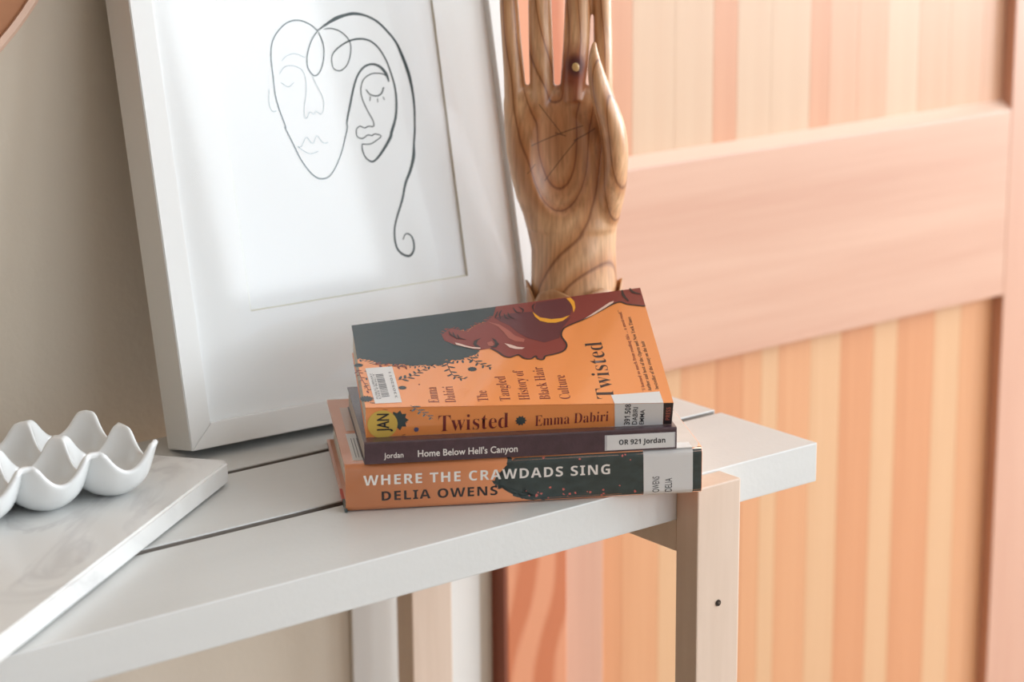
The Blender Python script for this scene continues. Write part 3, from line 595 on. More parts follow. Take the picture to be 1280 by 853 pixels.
spine_text('PRESS', 0.978, 0.992, 0.2, 0.8, skin3_m, 'bold', 0, rot=True, off=3)
sp_poly('call_number_label', [(0.812, 0.0), (0.971, 0.0), (0.967, 1.0), (0.806, 1.0)], label_m, 2.5)
PR('call_number_label', [ART['cl'][0], ART['cl'][1], (0.967, 0.0), (0.806, 0.0)], label_m, 2.5)
spine_text('391.508', 0.842, 0.860, 0.06, 0.98, text_m, 'bold', 0, rot=True, off=4)
spine_text('DABIRI', 0.868, 0.884, 0.06, 0.84, text_m, 'sans', 0.012, rot=True, off=4)
spine_text('EMMA', 0.892, 0.907, 0.05, 0.72, text_m, 'sans', 0.012, rot=True, off=4)
# round yellow sticker on the spine
bm = bmesh.new(); vs = []
for k in range(40):
    a = 2*math.pi*k/40; vs.append(bm.verts.new((0.054+0.0485*math.cos(a), 0.435+0.475*math.sin(a), 0)))
bm.faces.new(vs)
for v in bm.verts: v.co = spine_sheet(v.co.x, v.co.y, 4)
obj('round_sticker', bm, yellow_m, cover)
spine_text('JAN', 0.036, 0.074, 0.18, 0.80, text_m, 'sans', 0.02, rot=True, off=6)
# leaf bits on the left of the spine
for i in range(9):
    q = leaf(random.uniform(0.0, 0.16), random.uniform(0.05, 0.95), random.uniform(0, 6.2), 0.004, None, 0)
    q = [(min(1, max(0, a)), min(0.98, max(0.02, 0.5+(b-0.5)*1.0))) for a, b in [(x, (y-0.5)*1.6+0.5) for x, y in q]]
    try: sp_poly('printed_leaf', q, maroon_m, 0.9)
    except Exception: pass
for i in range(10):
    q = leaf(random.uniform(0.01, 0.05), random.uniform(0.05, 0.5), random.uniform(0, 6.2), 0.0045, None, 0)
    PR('printed_leaf', q, maroon_m if i % 2 else slate_m, 1.3)

# middle paperback and bottom hardback share a straight builder
def book_axes(x, y, ang, zb, L, Wd, T):
    S = Vector((math.cos(ang), math.sin(ang), 0)); N = Vector((-math.sin(ang), math.cos(ang), 0)); Z = Vector((0, 0, 1))
    return lambda u, w, t: S*u*L+N*w*Wd+Z*t*T
mx_, my_, ma_, mL, mW, mT, mz = -0.3495, 0.0796, -0.5207, 0.214, 0.1406, 0.0157, 0.0336
mid = thing('paperback_book', 'thin dark plum paperback with a white call number label, in the middle of the stack', 'book', (mx_, my_, mz), 0, 'stack of library books')
mb = book_axes(mx_, my_, ma_, mz, mL, mW, mT)
def rounded_cover(fm, r, n=5, thick=0.0006, T=1.0, Wd=1.0, L=1.0):
    """one wrap: bottom sheet, spine with softly rounded corners, top sheet, as a C-shaped section swept along the spine"""
    sec = [(Wd, 0.0)]
    for k in range(n+1):
        a = math.pi/2*k/n; sec.append((r-r*math.sin(a), r-r*math.cos(a)))
    for k in range(n+1):
        a = math.pi/2*k/n; sec.append((r-r*math.cos(a), T-r+r*math.sin(a)))
    sec.append((Wd, T))
    ri = max(1e-5, r-thick); inn = [(Wd, thick)]
    for k in range(n+1):
        a = math.pi/2*k/n; inn.append((thick+ri-ri*math.sin(a), thick+ri-ri*math.cos(a)))
    for k in range(n+1):
        a = math.pi/2*k/n; inn.append((thick+ri-ri*math.cos(a), T-thick-ri+ri*math.sin(a)))
    inn.append((Wd, T-thick))
    loop = sec+inn[::-1]; bm = bmesh.new(); rings = []
    for s_ in (0.0, 1.0):
        rings.append([bm.verts.new(fm(s_, y/Wd, z/T)) for y, z in loop])
    m = len(loop)
    for i in range(m):
        j = (i+1) % m; bm.faces.new([rings[0][i], rings[0][j], rings[1][j], rings[1][i]])
    h = len(sec)
    for rr in rings:
        for i in range(h-1): bm.faces.new([rr[i], rr[i+1], rr[m-2-i], rr[m-1-i]])
    return bm
mcov = obj('cover', rounded_cover(mb, 0.0012, 4, 0.0007, mT, mW, mL), plum_m, mid)
bm = bmesh.new(); quad_box(bm, mb, 0.004, 0.996, 0.007, 0.995, 0.046, 0.954); obj('page_block', bm, mat('grey_pages', (198, 190, 180), 0.9), mid)
m_sheet = Sheet(lambda u, v: mb(u, 0.0, v), 1)
spine_text('Jordan', 0.0131/mL, 0.0263/mL, 0.26, 0.50, white_text_m, 'sans', 0.008, mcov, m_sheet)
spine_text("Home Below Hell's Canyon", 0.0361/mL, 0.1040/mL, 0.25, 0.55, white_text_m, 'sans', 0.012, mcov, m_sheet)
sp_poly('label_tape', [(0.1640/mL, 0.09), (0.2130/mL, 0.09), (0.2130/mL, 0.79), (0.1640/mL, 0.79)], tape_m, 2, m_sheet, mcov)
sp_poly('call_number_label', [(0.1655/mL, 0.11), (0.2122/mL, 0.11), (0.2122/mL, 0.77), (0.1655/mL, 0.77)], label_m, 3.5, m_sheet, mcov)
spine_text('OR 921 Jordan', 0.1738/mL, 0.2060/mL, 0.33, 0.55, text_m, 'bold', 0.004, mcov, m_sheet, off=5)

hx, hy, ha, hL, hW, hT = -0.3603, 0.0873, -0.5195, 0.2455, 0.163, 0.0333
hard = thing('hardback_book', 'thick hardback with an orange and dark green jacket, at the bottom of the stack', 'book', (hx, hy, 0.0003), 0, 'stack of library books')
hb = book_axes(hx, hy, ha, 0, hL, hW, hT)
hcov = obj('cover', rounded_cover(hb, 0.0045, 8, 0.0028, hT, hW, hL), orange2_m, hard, True)
for p in hcov.data.polygons: p.use_smooth = len(p.vertices) == 4 and abs(p.normal.dot(Vector((math.cos(ha), math.sin(ha), 0)))) < 0.3
for e_ in hcov.data.edges: pass
bm = bmesh.new(); quad_box(bm, hb, 0.016, 0.984, 0.03, 0.975, 0.087, 0.913); obj('page_block', bm, pages_m, hard)
def h_section(v):
    """point on the rounded outside of the jacket, v = height 0..1"""
    r = 0.0045; z = v*hT
    if z < r: y = r-math.sqrt(max(0, r*r-(r-z)**2))
    elif z > hT-r: y = r-math.sqrt(max(0, r*r-(z-hT+r)**2))
    else: y = 0
    return hb(0, y/hW, v)
h_sheet = Sheet(lambda u, v: h_section(v)+hb(u, 0, 0), 1)
h_top = Sheet(lambda u, w: hb(u, w, 1.0), 1)
def hp_poly(name, pts, m, off): return print_poly(name, pts, h_sheet, m, hcov, 0.05, off)
lf = [(0.480, 0.99), (0.488, 0.93), (0.462, 0.90), (0.470, 0.83), (0.455, 0.80), (0.462, 0.74), (0.44, 0.70), (0.448, 0.63), (0.425, 0.60), (0.440, 0.52), (0.421, 0.44), (0.437, 0.42), (0.446, 0.34), (0.462, 0.35), (0.463, 0.24), (0.478, 0.26), (0.484, 0.12), (0.498, 0.20), (0.506, 0.24), (0.512, 0.10), (0.524, 0.04), (0.545, 0.12), (0.552, 0.06), (0.565, 0.01)]
hp_poly('jacket_photo', jag(lf, -0.012, 0.035)+[(0.840, 0.01), (0.840, 0.99)], slate2_m, 1.2)
hp_poly('jacket_end', [(0.972, 0.01), (0.999, 0.01), (0.999, 0.99), (0.972, 0.99)], slate2_m, 1.2)
for i in range(46):   # leaves at the edge of the photographed foliage
    u0_, v0_ = lf[random.randrange(2, len(lf)-1)]; a0 = random.uniform(0, 6.28); L_ = random.uniform(0.003, 0.006)
    pl = [(u0_+(L_*math.cos(a0)*t-w_*L_*0.3*math.sin(a0))/hL, min(0.985, max(0.015, v0_+(L_*math.sin(a0)*t+w_*L_*0.3*math.cos(a0))/hT))) for t, w_ in ((0, 0), (0.4, 1), (1, 0), (0.4, -1))]
    try: hp_poly('jacket_leaf', pl, slate2_m, 1.7)
    except Exception: pass
for i in range(26):
    u = random.uniform(0.5, 0.83); v = random.choice((random.uniform(0.06, 0.32), random.uniform(0.06, 0.3), random.uniform(0.8, 0.95))); r = random.uniform(0.002, 0.006)
    hp_poly('jacket_leaf', [(u+r*random.uniform(.4, 1)*math.cos(a), v+7*r*random.uniform(.4, 1)*math.sin(a)) for a in [k*math.pi/4 for k in range(8)]], blush_m, 2.4)
hp_poly('call_number_label', [(0.834, 0.01), (0.974, 0.01), (0.973, 0.985), (0.832, 0.985)], label_m, 3.5)
spine_text('WHERE THE CRAWDADS SING', 0.0122/hL, 0.1812/hL, 0.555, 0.76, white_text_m, 'bold', 0.0, hcov, h_sheet, spacing=1.14, dv=-0.03)
spine_text('DELIA OWENS', 0.0243/hL, 0.1034/hL, 0.215, 0.405, black_m, 'bold', 0.0, hcov, h_sheet, spacing=1.12, dv=-0.01)
spine_text('OWENS', 0.858, 0.878, 0.08, 0.42, text_m, 'sans', 0.0, hcov, h_sheet, rot=True, off=5)
spine_text('DELIA', 0.894, 0.914, 0.08, 0.37, text_m, 'sans', 0.0, hcov, h_sheet, rot=True, off=5)
sleeve_glare_m = mat('sleeve_glare', (214, 211, 208), 0.25, coat=1.0, coat_rough=0.08, vary=((60, 60, 60), 0.06, 3))  # clear sleeve whose whitish glare is painted as an opaque pale colour
# labels on the back of the jacket, seen beside the middle book
HT = lambda n, p, m, off: print_poly(n, p, h_top, m, hcov, 0.2, off)
HT('barcode_label', [(0.030, 0.49), (0.10, 0.49), (0.10, 0.86), (0.030, 0.86)], mat('tan_label', (206, 176, 158), 0.5, 0.5), 1.5)
HT('catalogue_label', [(0.026, 0.06), (0.10, 0.06), (0.10, 0.45), (0.026, 0.45)], label_m, 1.5)
for k in range(4): HT('label_line', [(0.036+0.008*k, 0.10), (0.038+0.008*k, 0.10), (0.038+0.008*k, 0.38), (0.036+0.008*k, 0.38)], grey_text_m, 3)
HT('plastic_sleeve_glare', [(0.86, 0.02), (0.985, 0.0), (0.998, 0.06), (1.0, 0.99), (0.90, 0.99), (0.82, 0.5)], sleeve_glare_m, 1.5)
HT('call_number_label', [(0.832, 0.0), (0.972, 0.0), (0.972, 0.08), (0.832, 0.08)], label_m, 3)
# coloured jacket folds on the left edge of the lower board
def edge_patch(name, w0, w1, m):
    bm = bmesh.new(); quad_box(bm, hb, -0.0035, 0.004, w0, w1, 0.0, 0.085); obj(name, bm, m, hcov)
edge_patch('jacket_fold', 0.0, 0.13, slate2_m); edge_patch('jacket_fold', 0.13, 0.27, red_m); edge_patch('jacket_fold', 0.27, 1.0, pinkb_m)

# ------------------------------------------------------------------ marble board
wd = Vector((-0.807, -0.591)); ud = Vector((-0.591, 0.807)); c0 = Vector((-0.386, 0.1925))
def rounded_rect(a, b, r, n=6):
    pts = []
    for cx, cy, s in ((a-r, b-r, 0), (r, b-r, 1), (r, r, 2), (a-r, r, 3)):
        for k in range(n+1):
            t = math.pi/2*(s+k/n); pts.append((cx+r*math.cos(t), cy+r*math.sin(t)))
    return pts
bd = thing('marble_board', 'rectangular white marble board with faint grey veins, under the egg tray', 'serving board', (c0.x, c0.y, 0.0016), math.atan2(wd.y, wd.x))
pts = rounded_rect(0.40, 0.195, 0.006)
pts = [(x, -y) for x, y in pts]
bm = bmesh.new(); lo = [bm.verts.new((x, y, 0)) for x, y in pts]; hi = [bm.verts.new((x, y, 0.0155)) for x, y in pts]
bm.faces.new(hi); bm.faces.new(lo[::-1])
for i in range(len(pts)): bm.faces.new([lo[i], lo[(i+1) % len(pts)], hi[(i+1) % len(pts)], hi[i]])
bmesh.ops.recalc_face_normals(bm, faces=bm.faces)
bmesh.ops.bevel(bm, geom=[e for e in bm.edges if abs(e.verts[0].co.z-e.verts[1].co.z) < 1e-6], offset=0.0016, segments=3, affect='EDGES')
obj('slab', bm, marble_m, bd)
foot_m = mat('clear_foot', (120, 118, 112), 0.6)
for x, y in ((0.012, -0.012), (0.388, -0.012), (0.012, -0.183), (0.388, -0.183)):
    bm = bmesh.new(); bmesh.ops.create_cone(bm, cap_ends=True, segments=16, radius1=0.005, radius2=0.0045, depth=0.0018)
    f_ = obj('foot', bm, foot_m, bd); f_.location = (x, y, -0.0007)

# ------------------------------------------------------------------ ceramic egg tray, six cups
s_c = 0.0492; NX, NY = 3, 2; ns = 26
tray = thing('egg_tray', 'white glazed ceramic egg tray with wavy cups, standing on the marble board', 'egg tray', (-0.462-s_c*NX, 0.156, 0.0172))
def tray_z(x, y):
    gx = (x/s_c) % 1.0-0.5; gy = (y/s_c) % 1.0-0.5
    r = math.hypot(gx, gy)*s_c; R = 0.0262; r0 = 0.0222
    if r < r0: z = R-math.sqrt(R*R-r*r)
    else: z = R-math.sqrt(R*R-r0*r0)+(r-r0)*r0/math.sqrt(R*R-r0*r0)*2.0
    zc = 0.0352; k = 0.005
    h = max(0.0, min(1.0, 0.5+0.5*(zc-z)/k)); z = zc*(1-h)+z*h-k*h*(1-h)
    return z+0.0035
bm = bmesh.new(); gv = {}
ex = 0.0006
for i in range(NX*ns+1):
    for j in range(NY*ns+1):
        x = i/ns*s_c; y = j/ns*s_c
        xx = min(max(x, 1e-6), NX*s_c-1e-6); yy = min(max(y, 1e-6), NY*s_c-1e-6)
        # rounded outer corners
        cxr = 0.010; px, py = x, y
        for qx, qy, sx, sy in ((0, 0, 1, 1), (NX*s_c, 0, -1, 1), (0, NY*s_c, 1, -1), (NX*s_c, NY*s_c, -1, -1)):
            ax = (x-qx)*sx; ay = (y-qy)*sy
            if ax < cxr and ay < cxr:
                m_ = min(ax, ay); dx, dy = cxr-ax, cxr-ay; big = max(dx, dy); hyp = math.hypot(dx, dy)
                if hyp > 1e-9: px = qx+sx*(cxr-dx*big/hyp); py = qy+sy*(cxr-dy*big/hyp)
        gv[i, j] = bm.verts.new((px, py, tray_z(min(max(px, 1e-6), NX*s_c-1e-6), min(max(py, 1e-6), NY*s_c-1e-6))))
for i in range(NX*ns):
    for j in range(NY*ns): bm.faces.new([gv[i, j], gv[i+1, j], gv[i+1, j+1], gv[i, j+1]])
to = obj('cups', bm, ceramic_m, tray, True)
if sum(p.normal.z for p in to.data.polygons) < 0: to.data.flip_normals()
sm = to.modifiers.new('wall', 'SOLIDIFY'); sm.thickness = 0.0042; sm.offset = -1; sm.use_even_offset = False
sb = to.modifiers.new('soft', 'SUBSURF'); sb.levels = 1; sb.render_levels = 1
cr_m = bmesh.new(); bmesh.ops.create_icosphere(cr_m, subdivisions=2, radius=0.0011)
for v in cr_m.verts: v.co *= random.uniform(0.8, 1.15)
cc = obj('crumb', cr_m, crumb_m); cc.location = (-0.462-1.5*s_c+0.0045, 0.156+0.5*s_c+0.002, 0.0226)
cc['label'] = 'tiny dark red crumb in the second front egg cup, left of the pair'; cc['category'] = 'crumb'; cc['group'] = 'crumbs in the egg tray'
c2 = cc.copy(); COL.objects.link(c2); c2.location = (-0.462-1.5*s_c+0.0075, 0.156+0.5*s_c+0.001, 0.0230); c2['label'] = 'tiny dark red crumb in the second front egg cup, right of the pair'

# ------------------------------------------------------------------ carved wooden hand
hand = thing('wooden_hand', 'tall carved wooden hand with its palm open, standing behind the books', 'sculpture', (-0.075, 0.19, 0.0003))
hu = Vector((0.76973, -0.63837, 0)); hn = Vector((-0.63837, -0.76973, 0))
def H(u, n, z): return hu*(u/100)+hn*(n/100)+Vector((0, 0, z/100))
bm = bmesh.new()
secs = [(5.0, 0.0, 3.42, 3.2, 0), (8.0, 0.0, 3.36, 3.1, 0), (10, 0, 3.3, 2.95, 0), (12.5, -0.03, 3.24, 2.65, 0), (14, -0.15, 3.42, 2.4, 0), (15.2, -0.25, 3.62, 2.2, 0), (16.5, -0.36, 4.02, 2.1, 0), (18, -0.45, 4.3, 2.0, 0),
        (20, -0.58, 4.55, 1.85, -0.05), (22, -0.95, 4.3, 1.6, -0.15), (23.6, -1.1, 4.22, 1.3, -0.25), (24.6, -1.12, 4.1, 1.0, -0.35), (25.0, -1.12, 3.8, 0.6, -0.35)]
fine = []
for a, b in zip(secs, secs[1:]):
    for k in range(5): fine.append(tuple(a[i]+(b[i]-a[i])*k/5 for i in range(5)))
fine.append(secs[-1])
def carve(u, n, z):
    q = ((u+1.05)/2.9)**2+((z-20.7)/5.5)**2
    if q < 1 and n > 0:
        back = 2.75-1.95*math.sqrt(1-q)
        n = min(n, back)
    return n
rings = []; NS = 72
for z, c, hw, hd, nc in fine:
    rg = []
    for i in range(NS):
        a = 2*math.pi*i/NS; cx, sx = math.cos(a), math.sin(a); e = 0.82 if z > 14 else 1.0
        uu = c+hw*math.copysign(abs(cx)**e, cx); nn = nc+hd*math.copysign(abs(sx)**e, sx)
        rg.append(bm.verts.new(H(uu, carve(uu, nn, z), z)))
    rings.append(rg)
for a, b in zip(rings, rings[1:]):
    for i in range(NS): bm.faces.new([a[i], a[(i+1) % NS], b[(i+1) % NS], b[i]])
bm.faces.new(rings[0][::-1]); bm.faces.new(rings[-1])
def limb(chain, seg=20, flat=1.0):
    """tapered chain of elliptical rings with rounded tip; chain = [(u, n, z, ru, rn)]"""
    P = []
    for i in range(len(chain)-1):
        p0 = chain[max(i-1, 0)]; p1 = chain[i]; p2 = chain[i+1]; p3 = chain[min(i+2, len(chain)-1)]
        for k in range(5):
            t = k/5; P.append([0.5*((2*p1[j])+(-p0[j]+p2[j])*t+(2*p0[j]-5*p1[j]+4*p2[j]-p3[j])*t*t+(-p0[j]+3*p1[j]-3*p2[j]+p3[j])*t**3) for j in range(5)])
    P.append(list(chain[-1])); rr = []
    for q in P:
        rr.append([bm.verts.new(H(q[0]+q[3]*math.cos(2*math.pi*i/seg), q[1]+q[4]*math.sin(2*math.pi*i/seg), q[2])) for i in range(seg)])
    tip = P[-1]; last = rr[-1]
    for k in range(1, 4):
        a = math.pi/2*k/4; r2 = [bm.verts.new(H(tip[0]+tip[3]*math.cos(a)*math.cos(2*math.pi*i/seg), tip[1]+tip[4]*math.cos(a)*math.sin(2*math.pi*i/seg), tip[2]+tip[3]*math.sin(a))) for i in range(seg)]
        rr.append(r2)
    for a, b in zip(rr, rr[1:]):
        for i in range(seg): bm.faces.new([a[i], a[(i+1) % seg], b[(i+1) % seg], b[i]])
    bm.faces.new(rr[0][::-1]); bm.faces.new(rr[-1])
limb([(-4.1, -0.3, 20.5, 0.8, 0.9), (-4.35, -0.3, 23.5, 0.88, 0.95), (-4.5, -0.35, 26.0, 0.80, 0.85), (-4.72, -0.5, 29.0, 0.74, 0.8), (-4.85, -0.6, 31.5, 0.70, 0.74), (-4.8, -0.3, 33.6, 0.5, 0.55)])
limb([(-2.38, -0.12, 23.5, 0.93, 1.28), (-2.38, -0.12, 24.3, 0.93, 1.22), (-2.42, -0.15, 26.5, 0.93, 0.92), (-2.5, -0.4, 29.5, 0.90, 0.86), (-2.53, -0.5, 32.5, 0.84, 0.8), (-2.4, -0.1, 35.6, 0.55, 0.6)])
limb([(-0.12, 0.0, 24.0, 0.95, 1.30), (-0.08, 0.0, 24.9, 0.96, 1.22), (0.12, 0.0, 27.0, 1.0, 1.0), (0.26, -0.3, 29.5, 1.0, 0.92), (0.36, -0.4, 32.5, 0.95, 0.84), (0.4, 0.1, 36.8, 0.6, 0.62)])
limb([(1.9, -0.5, 21.5, 0.85, 0.9), (2.15, -0.4, 24.4, 0.78, 0.95), (2.2, -0.4, 27.0, 0.72, 0.9), (2.18, -0.6, 29.5, 0.70, 0.84), (2.15, -0.7, 32.5, 0.68, 0.78), (2.0, -0.3, 35.2, 0.48, 0.55)])
limb([(2.4, 0.2, 14.6, 1.0, 1.4), (2.75, 0.9, 17.0, 1.15, 1.6), (3.05, 1.6, 19.2, 1.02, 1.6), (3.08, 2.0, 20.8, 0.98, 1.5), (2.78, 2.4, 22.6, 1.0, 1.3), (2.25, 2.7, 24.3, 0.92, 1.05), (1.72, 2.8, 26.2, 0.68, 0.75), (1.5, 2.7, 27.8, 0.36, 0.42), (1.52, 2.6, 28.6, 0.16, 0.2)])
bmesh.ops.recalc_face_normals(bm, faces=bm.faces)
me = bpy.data.meshes.new('raw_hand'); bm.to_mesh(me); bm.free()
ro = bpy.data.objects.new('raw_hand', me); COL.objects.link(ro)
r_ = ro.modifiers.new('r', 'REMESH'); r_.mode = 'VOXEL'; r_.voxel_size = 0.00115
s__ = ro.modifiers.new('s', 'SMOOTH'); s__.factor = 0.6; s__.iterations = 7
bpy.context.view_layer.update()
hm = bpy.data.meshes.new_from_object(ro.evaluated_get(bpy.context.evaluated_depsgraph_get()))
bpy.data.objects.remove(ro)
hm.name = 'palm_and_fingers'; hm.materials.clear()

def hand_mat():
    m = mat('carved_wood', (196, 146, 100), 0.38, coat=0.45, coat_rough=0.22); nt = m.node_tree; L = nt.links; N = nt.nodes
    tc = N['Texture Coordinate']; b = N['Principled BSDF']
    # rotate into the hand's own axes: X = across the palm, Y = out of the palm, Z = up
    def dot(v):
        d = N.new('ShaderNodeVectorMath'); d.operation = 'DOT_PRODUCT'; d.inputs[1].default_value = v; L.new(tc.outputs['Object'], d.inputs[0]); return d.outputs['Value']
    cx = N.new('ShaderNodeCombineXYZ'); L.new(dot(tuple(hu)), cx.inputs[0]); L.new(dot(tuple(hn)), cx.inputs[1]); L.new(dot((0, 0, 1)), cx.inputs[2])
    nz = N.new('ShaderNodeTexNoise'); nz.inputs['Scale'].default_value = 11; nz.inputs['Detail'].default_value = 0.8
    L.new(cx.outputs[0], nz.inputs[0])
    sub = N.new('ShaderNodeVectorMath'); sub.operation = 'SUBTRACT'; sub.inputs[1].default_value = (0.5, 0.5, 0.5); L.new(nz.outputs['Color'], sub.inputs[0])
    sca = N.new('ShaderNodeVectorMath'); sca.operation = 'SCALE'; sca.inputs['Scale'].default_value = 0.011; L.new(sub.outputs[0], sca.inputs[0])
    add = N.new('ShaderNodeVectorMath'); L.new(cx.outputs[0], add.inputs[0]); L.new(sca.outputs[0], add.inputs[1])
    mp = N.new('ShaderNodeMapping'); mp.inputs['Location'].default_value = (0.004, 0.030, -0.03); mp.inputs['Rotation'].default_value = (0.10, 0.05, 0); L.new(add.outputs[0], mp.inputs[0])
    sx = N.new('ShaderNodeSeparateXYZ'); L.new(mp.outputs[0], sx.inputs[0])
    def mth(op, a, b_=None, v=None):
        q = N.new('ShaderNodeMath'); q.operation = op; L.new(a, q.inputs[0])
        if b_ is not None: L.new(b_, q.inputs[1])
        if v is not None: q.inputs[1].default_value = v
        return q.outputs[0]
    r = mth('SQRT', mth('ADD', mth('MULTIPLY', sx.outputs[0], sx.outputs[0]), mth('MULTIPLY', sx.outputs[1], sx.outputs[1])))
    fr2 = mth('FRACT', mth('MULTIPLY', r, v=120.0))
    ramp = N.new('ShaderNodeValToRGB'); e = ramp.color_ramp.elements
    e[0].position = 0.0; e[0].color = (*lin((140, 88, 54)), 1); e[1].position = 0.09; e[1].color = (*lin((208, 156, 112)), 1)
    q = e.new(0.6); q.color = (*lin((222, 178, 136)), 1); q = e.new(0.93); q.color = (*lin((200, 142, 94)), 1); q = e.new(1.0); q.color = (*lin((138, 86, 52)), 1)
    L.new(fr2, ramp.inputs[0])
    mp2 = N.new('ShaderNodeMapping'); mp2.inputs['Scale'].default_value = (420, 420, 24); L.new(cx.outputs[0], mp2.inputs[0])
    n2 = N.new('ShaderNodeTexNoise'); n2.inputs['Scale'].default_value = 1; n2.inputs['Detail'].default_value = 3; L.new(mp2.outputs[0], n2.inputs[0])
    r2 = N.new('ShaderNodeValToRGB'); r2.color_ramp.elements[0].position = 0.3; r2.color_ramp.elements[0].color = (0.74, 0.68, 0.62, 1); r2.color_ramp.elements[1].position = 0.62; r2.color_ramp.elements[1].color = (1.06, 1.03, 1.0, 1)
    L.new(n2.outputs[0], r2.inputs[0])
    mul = N.new('ShaderNodeMix'); mul.data_type = 'RGBA'; mul.blend_type = 'MULTIPLY'; mul.inputs[0].default_value = 1.0
    L.new(ramp.outputs[0], mul.inputs[6]); L.new(r2.outputs[0], mul.inputs[7])
    L.new(mul.outputs[2], b.inputs['Base Color'])
    # knot stain at the root of the middle finger: a spot of darker heartwood
    col = mul.outputs[2]
    def spot(c, rad, rgb, col, soft=0.35, stretch=(1, 1, 1)):
        s1 = N.new('ShaderNodeVectorMath'); s1.operation = 'SUBTRACT'; s1.inputs[1].default_value = c; L.new(cx.outputs[0], s1.inputs[0])
        s2 = N.new('ShaderNodeVectorMath'); s2.operation = 'MULTIPLY'; s2.inputs[1].default_value = stretch; L.new(s1.outputs[0], s2.inputs[0])
        ln = N.new('ShaderNodeVectorMath'); ln.operation = 'LENGTH'; L.new(s2.outputs[0], ln.inputs[0])
        mr = N.new('ShaderNodeMapRange'); mr.inputs['From Min'].default_value = rad; mr.inputs['From Max'].default_value = rad*soft; L.new(ln.outputs['Value'], mr.inputs[0])
        mxx = N.new('ShaderNodeMix'); mxx.data_type = 'RGBA'; L.new(mr.outputs[0], mxx.inputs[0]); L.new(col, mxx.inputs[6]); mxx.inputs[7].default_value = (*lin(rgb), 1)
        return mxx.outputs[2]
    mtint = N.new('ShaderNodeMix'); mtint.data_type = 'RGBA'; mtint.blend_type = 'MULTIPLY'; L.new(col, mtint.inputs[6]); mtint.inputs[7].default_value = (0.80, 0.68, 0.58, 1)
    t1 = N.new('ShaderNodeVectorMath'); t1.operation = 'SUBTRACT'; t1.inputs[1].default_value = (-0.010, 0.008, 0.20); L.new(cx.outputs[0], t1.inputs[0])
    t2 = N.new('ShaderNodeVectorMath'); t2.operation = 'MULTIPLY'; t2.inputs[1].default_value = (1.0, 0.6, 0.78); L.new(t1.outputs[0], t2.inputs[0])
    t3 = N.new('ShaderNodeVectorMath'); t3.operation = 'LENGTH'; L.new(t2.outputs[0], t3.inputs[0])
    t4 = N.new('ShaderNodeMapRange'); t4.inputs['From Min'].default_value = 0.040; t4.inputs['From Max'].default_value = 0.034; L.new(t3.outputs['Value'], t4.inputs[0]); L.new(t4.outputs[0], mtint.inputs[0])
    col = mtint.outputs[2]
    col = spot((0.0, 0.008, 0.262), 0.020, (150, 78, 50), col, 0.3, (1, 0.5, 0.8))
    col = spot((0.0012, 0.009, 0.2665), 0.0085, (92, 44, 40), col, 0.5, (1, 0.4, 0.8))
    # short dark checks (drying cracks) across the palm, given by their end points in the hand's axes
    for (x0, z0, x1, z1, wd_) in ((-3.2, 20.7, 0.7, 22.2, 0.05), (-2.2, 18.0, 0.3, 21.2, 0.045), (0.0, 21.0, 1.6, 22.0, 0.055), (-1.4, 21.6, -0.6, 21.35, 0.05), (-2.6, 23.8, -0.9, 21.5, 0.04), (-3.5, 18.6, -2.9, 19.3, 0.035)):
        a = Vector((x0/100, 0, z0/100)); bb = Vector((x1/100, 0, z1/100)); d = bb-a; ln_ = d.length; d.normalize()
        s1 = N.new('ShaderNodeVectorMath'); s1.operation = 'SUBTRACT'; s1.inputs[1].default_value = a; L.new(cx.outputs[0], s1.inputs[0])
        da = N.new('ShaderNodeVectorMath'); da.operation = 'DOT_PRODUCT'; da.inputs[1].default_value = d; L.new(s1.outputs[0], da.inputs[0])
        dp = N.new('ShaderNodeVectorMath'); dp.operation = 'DOT_PRODUCT'; dp.inputs[1].default_value = (-d.z, 0, d.x); L.new(s1.outputs[0], dp.inputs[0])
        ap = mth('ABSOLUTE', dp.outputs['Value'])
        in1 = mth('GREATER_THAN', da.outputs['Value'], v=0.0); in2 = mth('LESS_THAN', da.outputs['Value'], v=ln_)
        mr = N.new('ShaderNodeMapRange'); mr.inputs['From Min'].default_value = wd_*1.4/100; mr.inputs['From Max'].default_value = wd_*0.3/100; L.new(ap, mr.inputs[0])
        fac = mth('MULTIPLY', mth('MULTIPLY', in1, in2), mr.outputs[0]); fac = mth('MULTIPLY', fac, v=0.75)
        front = mth('GREATER_THAN', dot(tuple(hn)), v=0.0); fac = mth('MULTIPLY', fac, front)
        mxx = N.new('ShaderNodeMix'); mxx.data_type = 'RGBA'; L.new(fac, mxx.inputs[0]); L.new(col, mxx.inputs[6]); mxx.inputs[7].default_value = (*lin((84, 54, 38)), 1)
        col = mxx.outputs[2]
    L.new(col, b.inputs['Base Color'])
    bp = N.new('ShaderNodeBump'); bp.inputs['Strength'].default_value = 0.15; bp.inputs['Distance'].default_value = 0.0006; L.new(n2.outputs[0], bp.inputs['Height']); L.new(bp.outputs[0], b.inputs['Normal'])
    return m
carved_m = hand_mat()
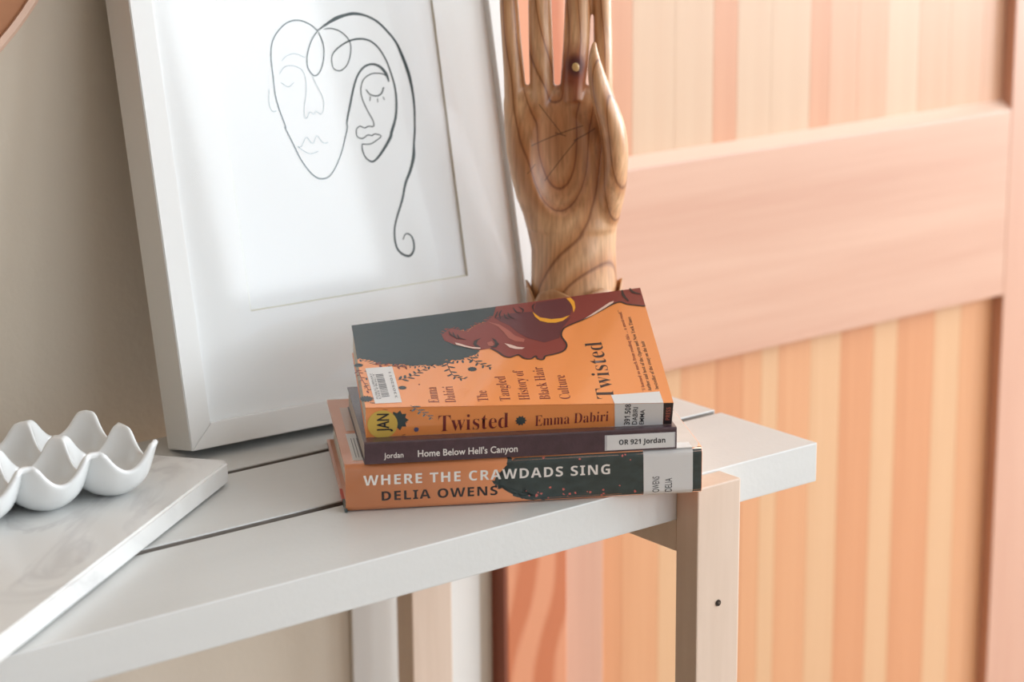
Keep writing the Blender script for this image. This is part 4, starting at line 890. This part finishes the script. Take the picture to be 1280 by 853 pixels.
link('palm_and_fingers', hm, carved_m, hand, True)
# pale knot
bm = bmesh.new(); bmesh.ops.create_uvsphere(bm, u_segments=20, v_segments=10, radius=1)
kn = obj('knot', bm, mat('knot_wood', (226, 188, 126), 0.5, 0.4), hand, True); kn.location = H(0.13, 0.93, 26.5)
kn.scale = (0.0031, 0.0016, 0.0045); kn.rotation_euler = (0, 0, math.atan2(hu.y, hu.x))
# turned base with a ring of carved petals round the wrist
base_m = grain('base_wood', (206, 156, 108), (164, 112, 70), (60, 60, 6), 0.45, 0.3)
obj('base', lathe([(0, 0), (0.0445, 0), (0.046, 0.004), (0.0445, 0.010), (0.038, 0.014), (0.0345, 0.022), (0.0335, 0.04), (0.0345, 0.052), (0.033, 0.054), (0, 0.054)], 64), base_m, hand, True)
def petal(ang, tilt):
    bm = bmesh.new(); nu, nv = 10, 8; g_ = {}
    for k in (0, 1):
        for i in range(nu+1):
            for j in range(nv+1):
                v = j/nv; half = 0.60*math.sqrt(max(0.0, 1-(max(0, v-0.35)/0.65)**2.2))
                a = ang+half*(2*i/nu-1); r = 0.0345+0.0012*k+tilt*v*v
                g_[i, j, k] = bm.verts.new((r*math.cos(a), r*math.sin(a), 0.058+0.0430*v))
    for i in range(nu):
        for j in range(nv):
            bm.faces.new([g_[i, j, 1], g_[i+1, j, 1], g_[i+1, j+1, 1], g_[i, j+1, 1]]); bm.faces.new([g_[i, j, 0], g_[i, j+1, 0], g_[i+1, j+1, 0], g_[i+1, j, 0]])
    for i in range(nu):
        for j in (0, nv): bm.faces.new([g_[i, j, 0], g_[i+1, j, 0], g_[i+1, j, 1], g_[i, j, 1]])
    for j in range(nv):
        for i in (0, nu): bm.faces.new([g_[i, j, 0], g_[i, j+1, 0], g_[i, j+1, 1], g_[i, j, 1]])
    bmesh.ops.remove_doubles(bm, verts=bm.verts, dist=1e-6)
    return obj('petal', bm, base_m, hand, True)
a_n = math.atan2(hn.y, hn.x)
for k in range(6): petal(a_n-0.45+k*math.pi/3, 0.0018)
